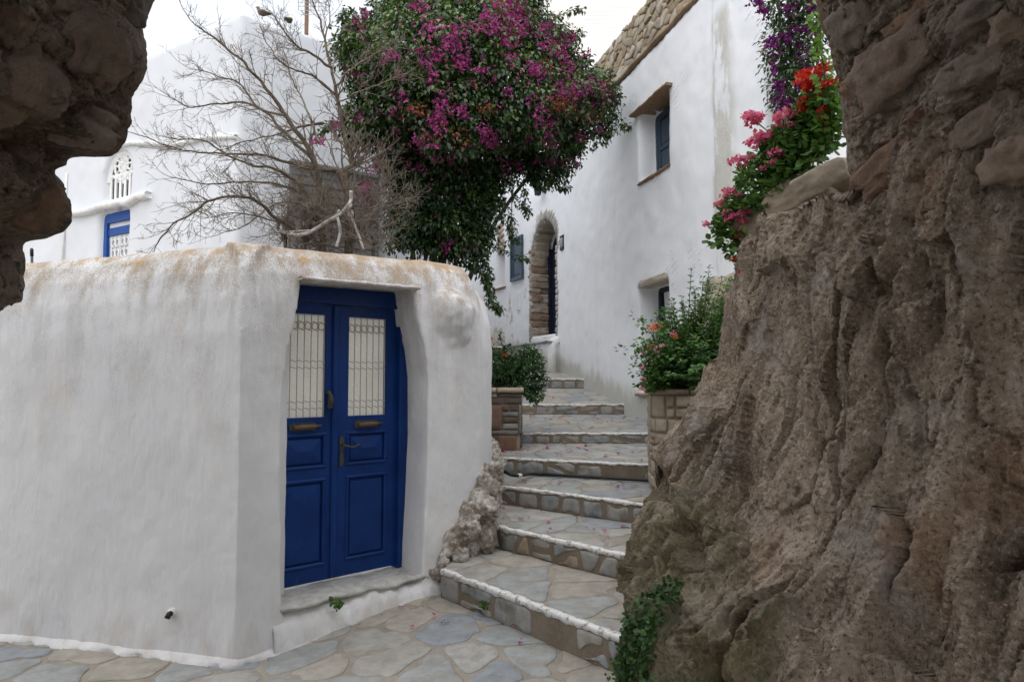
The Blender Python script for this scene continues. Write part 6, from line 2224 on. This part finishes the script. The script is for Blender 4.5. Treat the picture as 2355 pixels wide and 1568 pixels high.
# purple bougainvillea by the house corner, bright vine in front of it
pbg = empty('purple_bougainvillea', (2.6, 6.0, 1.8))
tag(pbg, 'dark purple flowering climber hanging at the house corner beside the vault', 'climber')
PPOLY = [(1745, -10), (1790, -40), (1885, -40), (1900, 60), (1890, 150), (1870, 210), (1835, 300), (1800, 300), (1795, 240), (1775, 190), (1770, 130), (1760, 70), (1775, 40)]
B, D, U, L, Wd, RN = [], [], [], [], [], []
B2, PB = [], []
pc_ = [(x, y, 5.9 + random.uniform(-.25, .12)) for x, y in sample_poly(PPOLY, 190)]
for x, y, Y in pc_:
    c = P(x, y, Y)
    for k in range(20):
        v = rdir(1)[0]
        add_leaf(c + v * random.uniform(.03, .11), v + [0, 0, -.6], v + [0, -.4, .8], random.uniform(.035, .06), random.uniform(.02, .036), np.clip(random.gauss(.25, .18), 0, 1))
leaves('foliage', B, D, U, L, Wd, M['bl_leaf'], pbg, rnd=np.array(RN), droop=.1)['kind'] = 'stuff'
B, D, U, L, Wd, RN = [], [], [], [], [], []
for x, y, rx, ry, n_ in [(1742, 4, 12, 8, 20), (1755, 28, 12, 9, 22), (1775, 105, 16, 20, 36), (1808, 88, 22, 14, 30), (1828, 70, 16, 12, 14), (1792, 198, 14, 12, 30), (1858, 60, 20, 30, 20), (1850, 150, 18, 16, 14), (1805, 235, 26, 14, 40), (1795, 262, 14, 14, 16), (1840, 120, 20, 30, 14), (1870, 10, 20, 20, 30), (1815, 20, 20, 16, 20), (1835, 190, 14, 10, 20), (1782, 160, 10, 12, 14), (1825, 275, 14, 12, 30)]:
    for k in range(n_):
        c = P(random.gauss(x, rx * .5), random.gauss(y, ry * .5), 5.62 + random.uniform(-.05, .1))
        for q in range(3):
            add_leaf(c, rdir(1)[0], rdir(1)[0] + [0, -.4, .5], random.uniform(.026, .040), random.uniform(.02, .03), random.random())
leaves('blossoms', B, D, U, L, Wd, M['purple_flower'], pbg, rnd=np.array(RN), fold=.3)['kind'] = 'stuff'
mb = MB()
for k in range(5):
    mb.tube(spline([np.array([2.7 + k * .06, 6.1, -.05]), P(1830 + k * 12, 330, 6.0), P(1800 + k * 20, 150, 5.9), P(1790 + k * 22, -20, 5.9)], 16), .012, 5)
mb.build('stem', M['bark'], pbg)
vn = empty('green_vine', tuple(P(1890, 340, 3.3)))
tag(vn, 'bright green vine shoot climbing beside the vault edge', 'vine')
W3 = spline([P(1915, 330, 3.4), P(1905, 230, 3.35), P(1890, 130, 3.3), P(1885, 60, 3.3), P(1878, 20, 3.3)], 40)
mb = MB(); mb.tube(W3, .004, 5); mb.build('stem', M['stem'], vn)
B, D, U, L, Wd, RN = [], [], [], [], [], []
for c in W3[4:]:
    for k in range(3):
        v = rdir(1)[0]
        add_leaf(c + v * .03, v + [-.3, 0, -.3], v * .4 + [0, -.7, .5], random.uniform(.03, .05), random.uniform(.026, .042), random.random())
leaves('foliage', B, D, U, L, Wd, M['vine_leaf'], vn, rnd=np.array(RN), fold=.15)['kind'] = 'stuff'

# ivy at the foot of the rock
iv = empty('ivy', tuple(G(1450, 1560, .1)))
tag(iv, 'small green creeper growing at the mossy foot of the rock by the lowest step', 'creeper')
IVP = [(1410, 1575), (1420, 1520), (1440, 1470), (1450, 1420), (1470, 1375), (1500, 1345), (1545, 1330), (1555, 1365), (1535, 1400), (1520, 1450), (1500, 1490), (1490, 1540), (1500, 1580)]
rv = rock.data
bvh = BVHTree.FromPolygons([v.co for v in rv.vertices], [p.vertices for p in rv.polygons])
def on_rock(x, y):
    d = ray(x, y)
    h = bvh.ray_cast(Vector(CAM), Vector(nrm(d)))
    return (np.array(h[0]), np.array(h[1])) if h[0] is not None else (None, None)
B, D, U, L, Wd, RN = [], [], [], [], [], []
for x, y in sample_poly(IVP, 210):
    p, n_ = on_rock(x, y)
    if p is None or p[1] > 4.6:
        p, n_ = G(x, y, .15), np.array([0, -.6, .8])
    if np.dot(n_, CAM - p) < 0: n_ = -n_
    for k in range(4):
        v = rdir(1)[0]
        add_leaf(p + n_ * random.uniform(.008, .05) + v * .02, v + n_ * .3 + [0, 0, -.3], n_ + rdir(1)[0] * .5 + [0, -.2, .4], random.uniform(.014, .030), random.uniform(.013, .027), random.random())
leaves('foliage', B, D, U, L, Wd, M['ivy'], iv, 'round', .2, np.array(RN))['kind'] = 'stuff'
mb = MB()
for k in range(12):
    ps = []
    x, y = random.uniform(1420, 1470), 1570
    for q in range(6):
        p, n_ = on_rock(x, y)
        if p is not None and p[1] < 4.6: ps.append(p + (n_ if np.dot(n_, CAM - p) > 0 else -n_) * .012)
        x += random.uniform(5, 24); y -= 38
    if len(ps) > 2: mb.tube(spline(ps, 14), .0025, 4)
if mb.v: mb.build('stem', M['stem'], iv)
# weeds
def weed(name, label, c, n_, r, mat):
    w_ = empty(name, tuple(c)); tag(w_, label, 'weed')
    B_, D_, U_ = [], [], []
    mb = MB()
    for k in range(n_):
        a = random.uniform(0, 6.28)
        tip = np.asarray(c) + np.array([math.cos(a) * r * random.uniform(.3, 1), math.sin(a) * r * .4, random.uniform(-.4, .9) * r]) + np.array([DN[0], DN[1], 0]) * .02
        mb.tube([c, (np.asarray(c) + tip) / 2 + [0, 0, .006], tip], .0014, 3)
        for q in range(4):
            v = rdir(1)[0]; B_.append(tip + v * .006); D_.append(v); U_.append(v * .4 + [0, -.6, .6])
    m_ = len(B_)
    leaves('foliage', B_, D_, U_, rng.uniform(.014, .024, m_), rng.uniform(.012, .020, m_), M[mat], w_, 'round', .2)
    mb.build('stem', M['stem'], w_)
pw_ = onwall(773, 1388, C1 + DN * .03, DD)
weed('weed', 'tiny green weed growing from the face under the door sill', pw_, 16, .042, 'ger_leaf')
nd1 = nrm(N[0][1] - N[0][0]); no1 = np.array([nd1[1], -nd1[0]]); no1 = no1 if no1[1] < 0 else -no1
weed('weed', 'tiny green weed sprouting from the lowest riser of the stairs', onwall(1110, 1388, N[0][0] + no1 * .015, nd1), 9, .03, 'ger_leaf')

# ------------------------------------------------------------------ birds
def bird(label, px, py, Y, mat, yaw, sc_, neck):
    b_ = empty('bird', tuple(P(px, py, Y))); tag(b_, label, 'bird')
    o = P(px, py, Y)
    cy_, sy_ = math.cos(yaw), math.sin(yaw)
    def T(x, y, z): return o + sc_ * np.array([x * cy_ - y * sy_, x * sy_ + y * cy_, z])
    # one continuous body: tail, rump, belly, breast, neck, head
    prof = [(-.155, .0, .022, .004), (-.11, .0, .024, .013), (-.075, 0, .028, .022), (-.04, 0, .034, .042), (0, 0, .040, .053), (.035, 0, .050, .050), (.058, 0, .072, .036), (.068, 0, .09 + neck * .5, .026), (.078, 0, .105 + neck, .028), (.092, 0, .110 + neck, .022), (.104, 0, .110 + neck, .010)]
    mb = MB(); mb.tube([T(x, y, z) for x, y, z, r in prof], [r * sc_ for *_, r in prof], 12); mb.build('body', M[mat], b_, True)
    mb = MB(); mb.tube([T(.102, 0, .110 + neck), T(.125, 0, .107 + neck)], [.006 * sc_, .001 * sc_], 6); mb.build('beak', M['beak'], b_)
    for s_ in (-1, 1):
        mb = MB(); mb.tube([T(.035, s_ * .045, .060), T(-.02, s_ * .052, .045), T(-.09, s_ * .025, .028), T(-.125, s_ * .012, .022)], [.016 * sc_, .022 * sc_, .014 * sc_, .003 * sc_], 8); mb.build('wing', M[mat], b_, True)
        mb = MB(); mb.tube([T(.005, s_ * .016, .0), T(.012, s_ * .016, -.045), T(.03, s_ * .02, -.055)], .0035 * sc_, 5); mb.build('leg', M['beak'], b_)
bird('brown bird perched at the tip of a bare branch, tail to the right', 605, 36, 6.48, 'feather', math.pi, .62, .012)
bird('olive bird with its back turned, perched on the bare tree', 664, 52, 6.50, 'feather2', math.radians(80), .55, .0)

# ------------------------------------------------------------------ fallen bracts on the stairs
B, D, U, L, Wd, RN = [], [], [], [], [], []
def litter(p, s):
    for q in range(random.choice([1, 1, 2, 3])):
        d_ = rdir(1)[0] * [1, 1, .15]
        add_leaf(np.array(p) + [random.gauss(0, .012), random.gauss(0, .012), .016 + random.random() * .006], d_, np.array([0, 0, 1.0]) + rdir(1)[0] * .35, s * random.uniform(.7, 1.2), s * random.uniform(.6, .9), random.random())
PET = {3: [(1160, 1043), (1165, 1040), (1190, 1038), (1215, 1041), (1255, 1036), (1302, 1031), (1335, 1034), (1350, 1038), (1390, 1050), (1420, 1048), (1450, 1043), (1500, 1045), (1390, 1056), (1345, 1028)],
       4: [(1205, 975), (1212, 978), (1222, 972), (1232, 985), (1265, 968), (1270, 970), (1300, 976), (1330, 980), (1345, 965), (1350, 966), (1368, 973), (1375, 978), (1410, 966), (1432, 961), (1436, 963), (1215, 966), (1225, 962), (1240, 967), (1285, 962), (1210, 985), (1228, 966), (1218, 990), (1280, 975), (1395, 972)],
       5: [(1222, 925), (1275, 919), (1310, 900), (1325, 905), (1365, 897), (1290, 912), (1240, 921)],
       2: [(1205, 1113), (1195, 1108), (1425, 1121), (1330, 1108), (1440, 1128)], 1: [(1170, 1166), (1180, 1168), (1260, 1206), (1240, 1180), (1215, 1196), (1200, 1198), (1362, 1221), (1432, 1215), (1455, 1208), (1165, 1172)], 6: [(1310, 855), (1290, 850), (1330, 862), (1300, 846)]}
for k, pl_ in PET.items():
    L_, R_, z = N[k]; L2_, R2_, _ = N[k + 1]; zb = RB[k + 1]
    for x, y in pl_:
        p = G(x, y, z)
        for _ in range(4):
            a, b = dline(p, L_, R_), dline(p, L2_, R2_)
            zz = z + (zb - z) * a / (a + b)
            if zz > 1.57: p = P(x, y, lerp(L_[1], L2_[1], .5)); zz = z + (zb - z) * .5; p[2] = zz; break
            p = G(x, y, zz)
        litter((p[0], p[1], zz), .046 if k > 2 else .034)
for x, y in [(835, 1418), (845, 1412), (880, 1405), (950, 1447), (1190, 1478), (765, 1448), (920, 1402), (880, 1420), (800, 1440), (1000, 1420), (1020, 1436)]:
    p = G(x, y, .08); p = G(x, y, float(gz(p[0], p[1])))
    litter(p, .026)
for k, n_ in ((3, 26), (4, 60), (5, 26), (2, 10), (1, 10), (6, 12)):     # more of them blown about
    L_, R_, z = N[k]; L2_, R2_, _ = N[k + 1]; zb = RB[k + 1]
    for q in range(n_):
        u, v = random.betavariate(1.1, 1.6), random.random() ** (.6 if k == 4 else 1)
        p = lerp(lerp(L_, R_, u), lerp(L2_, R2_, u), .06 + .9 * v)
        litter((p[0], p[1], z + (zb - z) * (.06 + .9 * v)), .030)
fp = leaves('fallen_petals', B, D, U, L, Wd, M['petal'], None, rnd=np.array(RN), fold=.2)
tag(fp, 'withered magenta bracts scattered over the steps and paving', 'petals', kind='stuff')
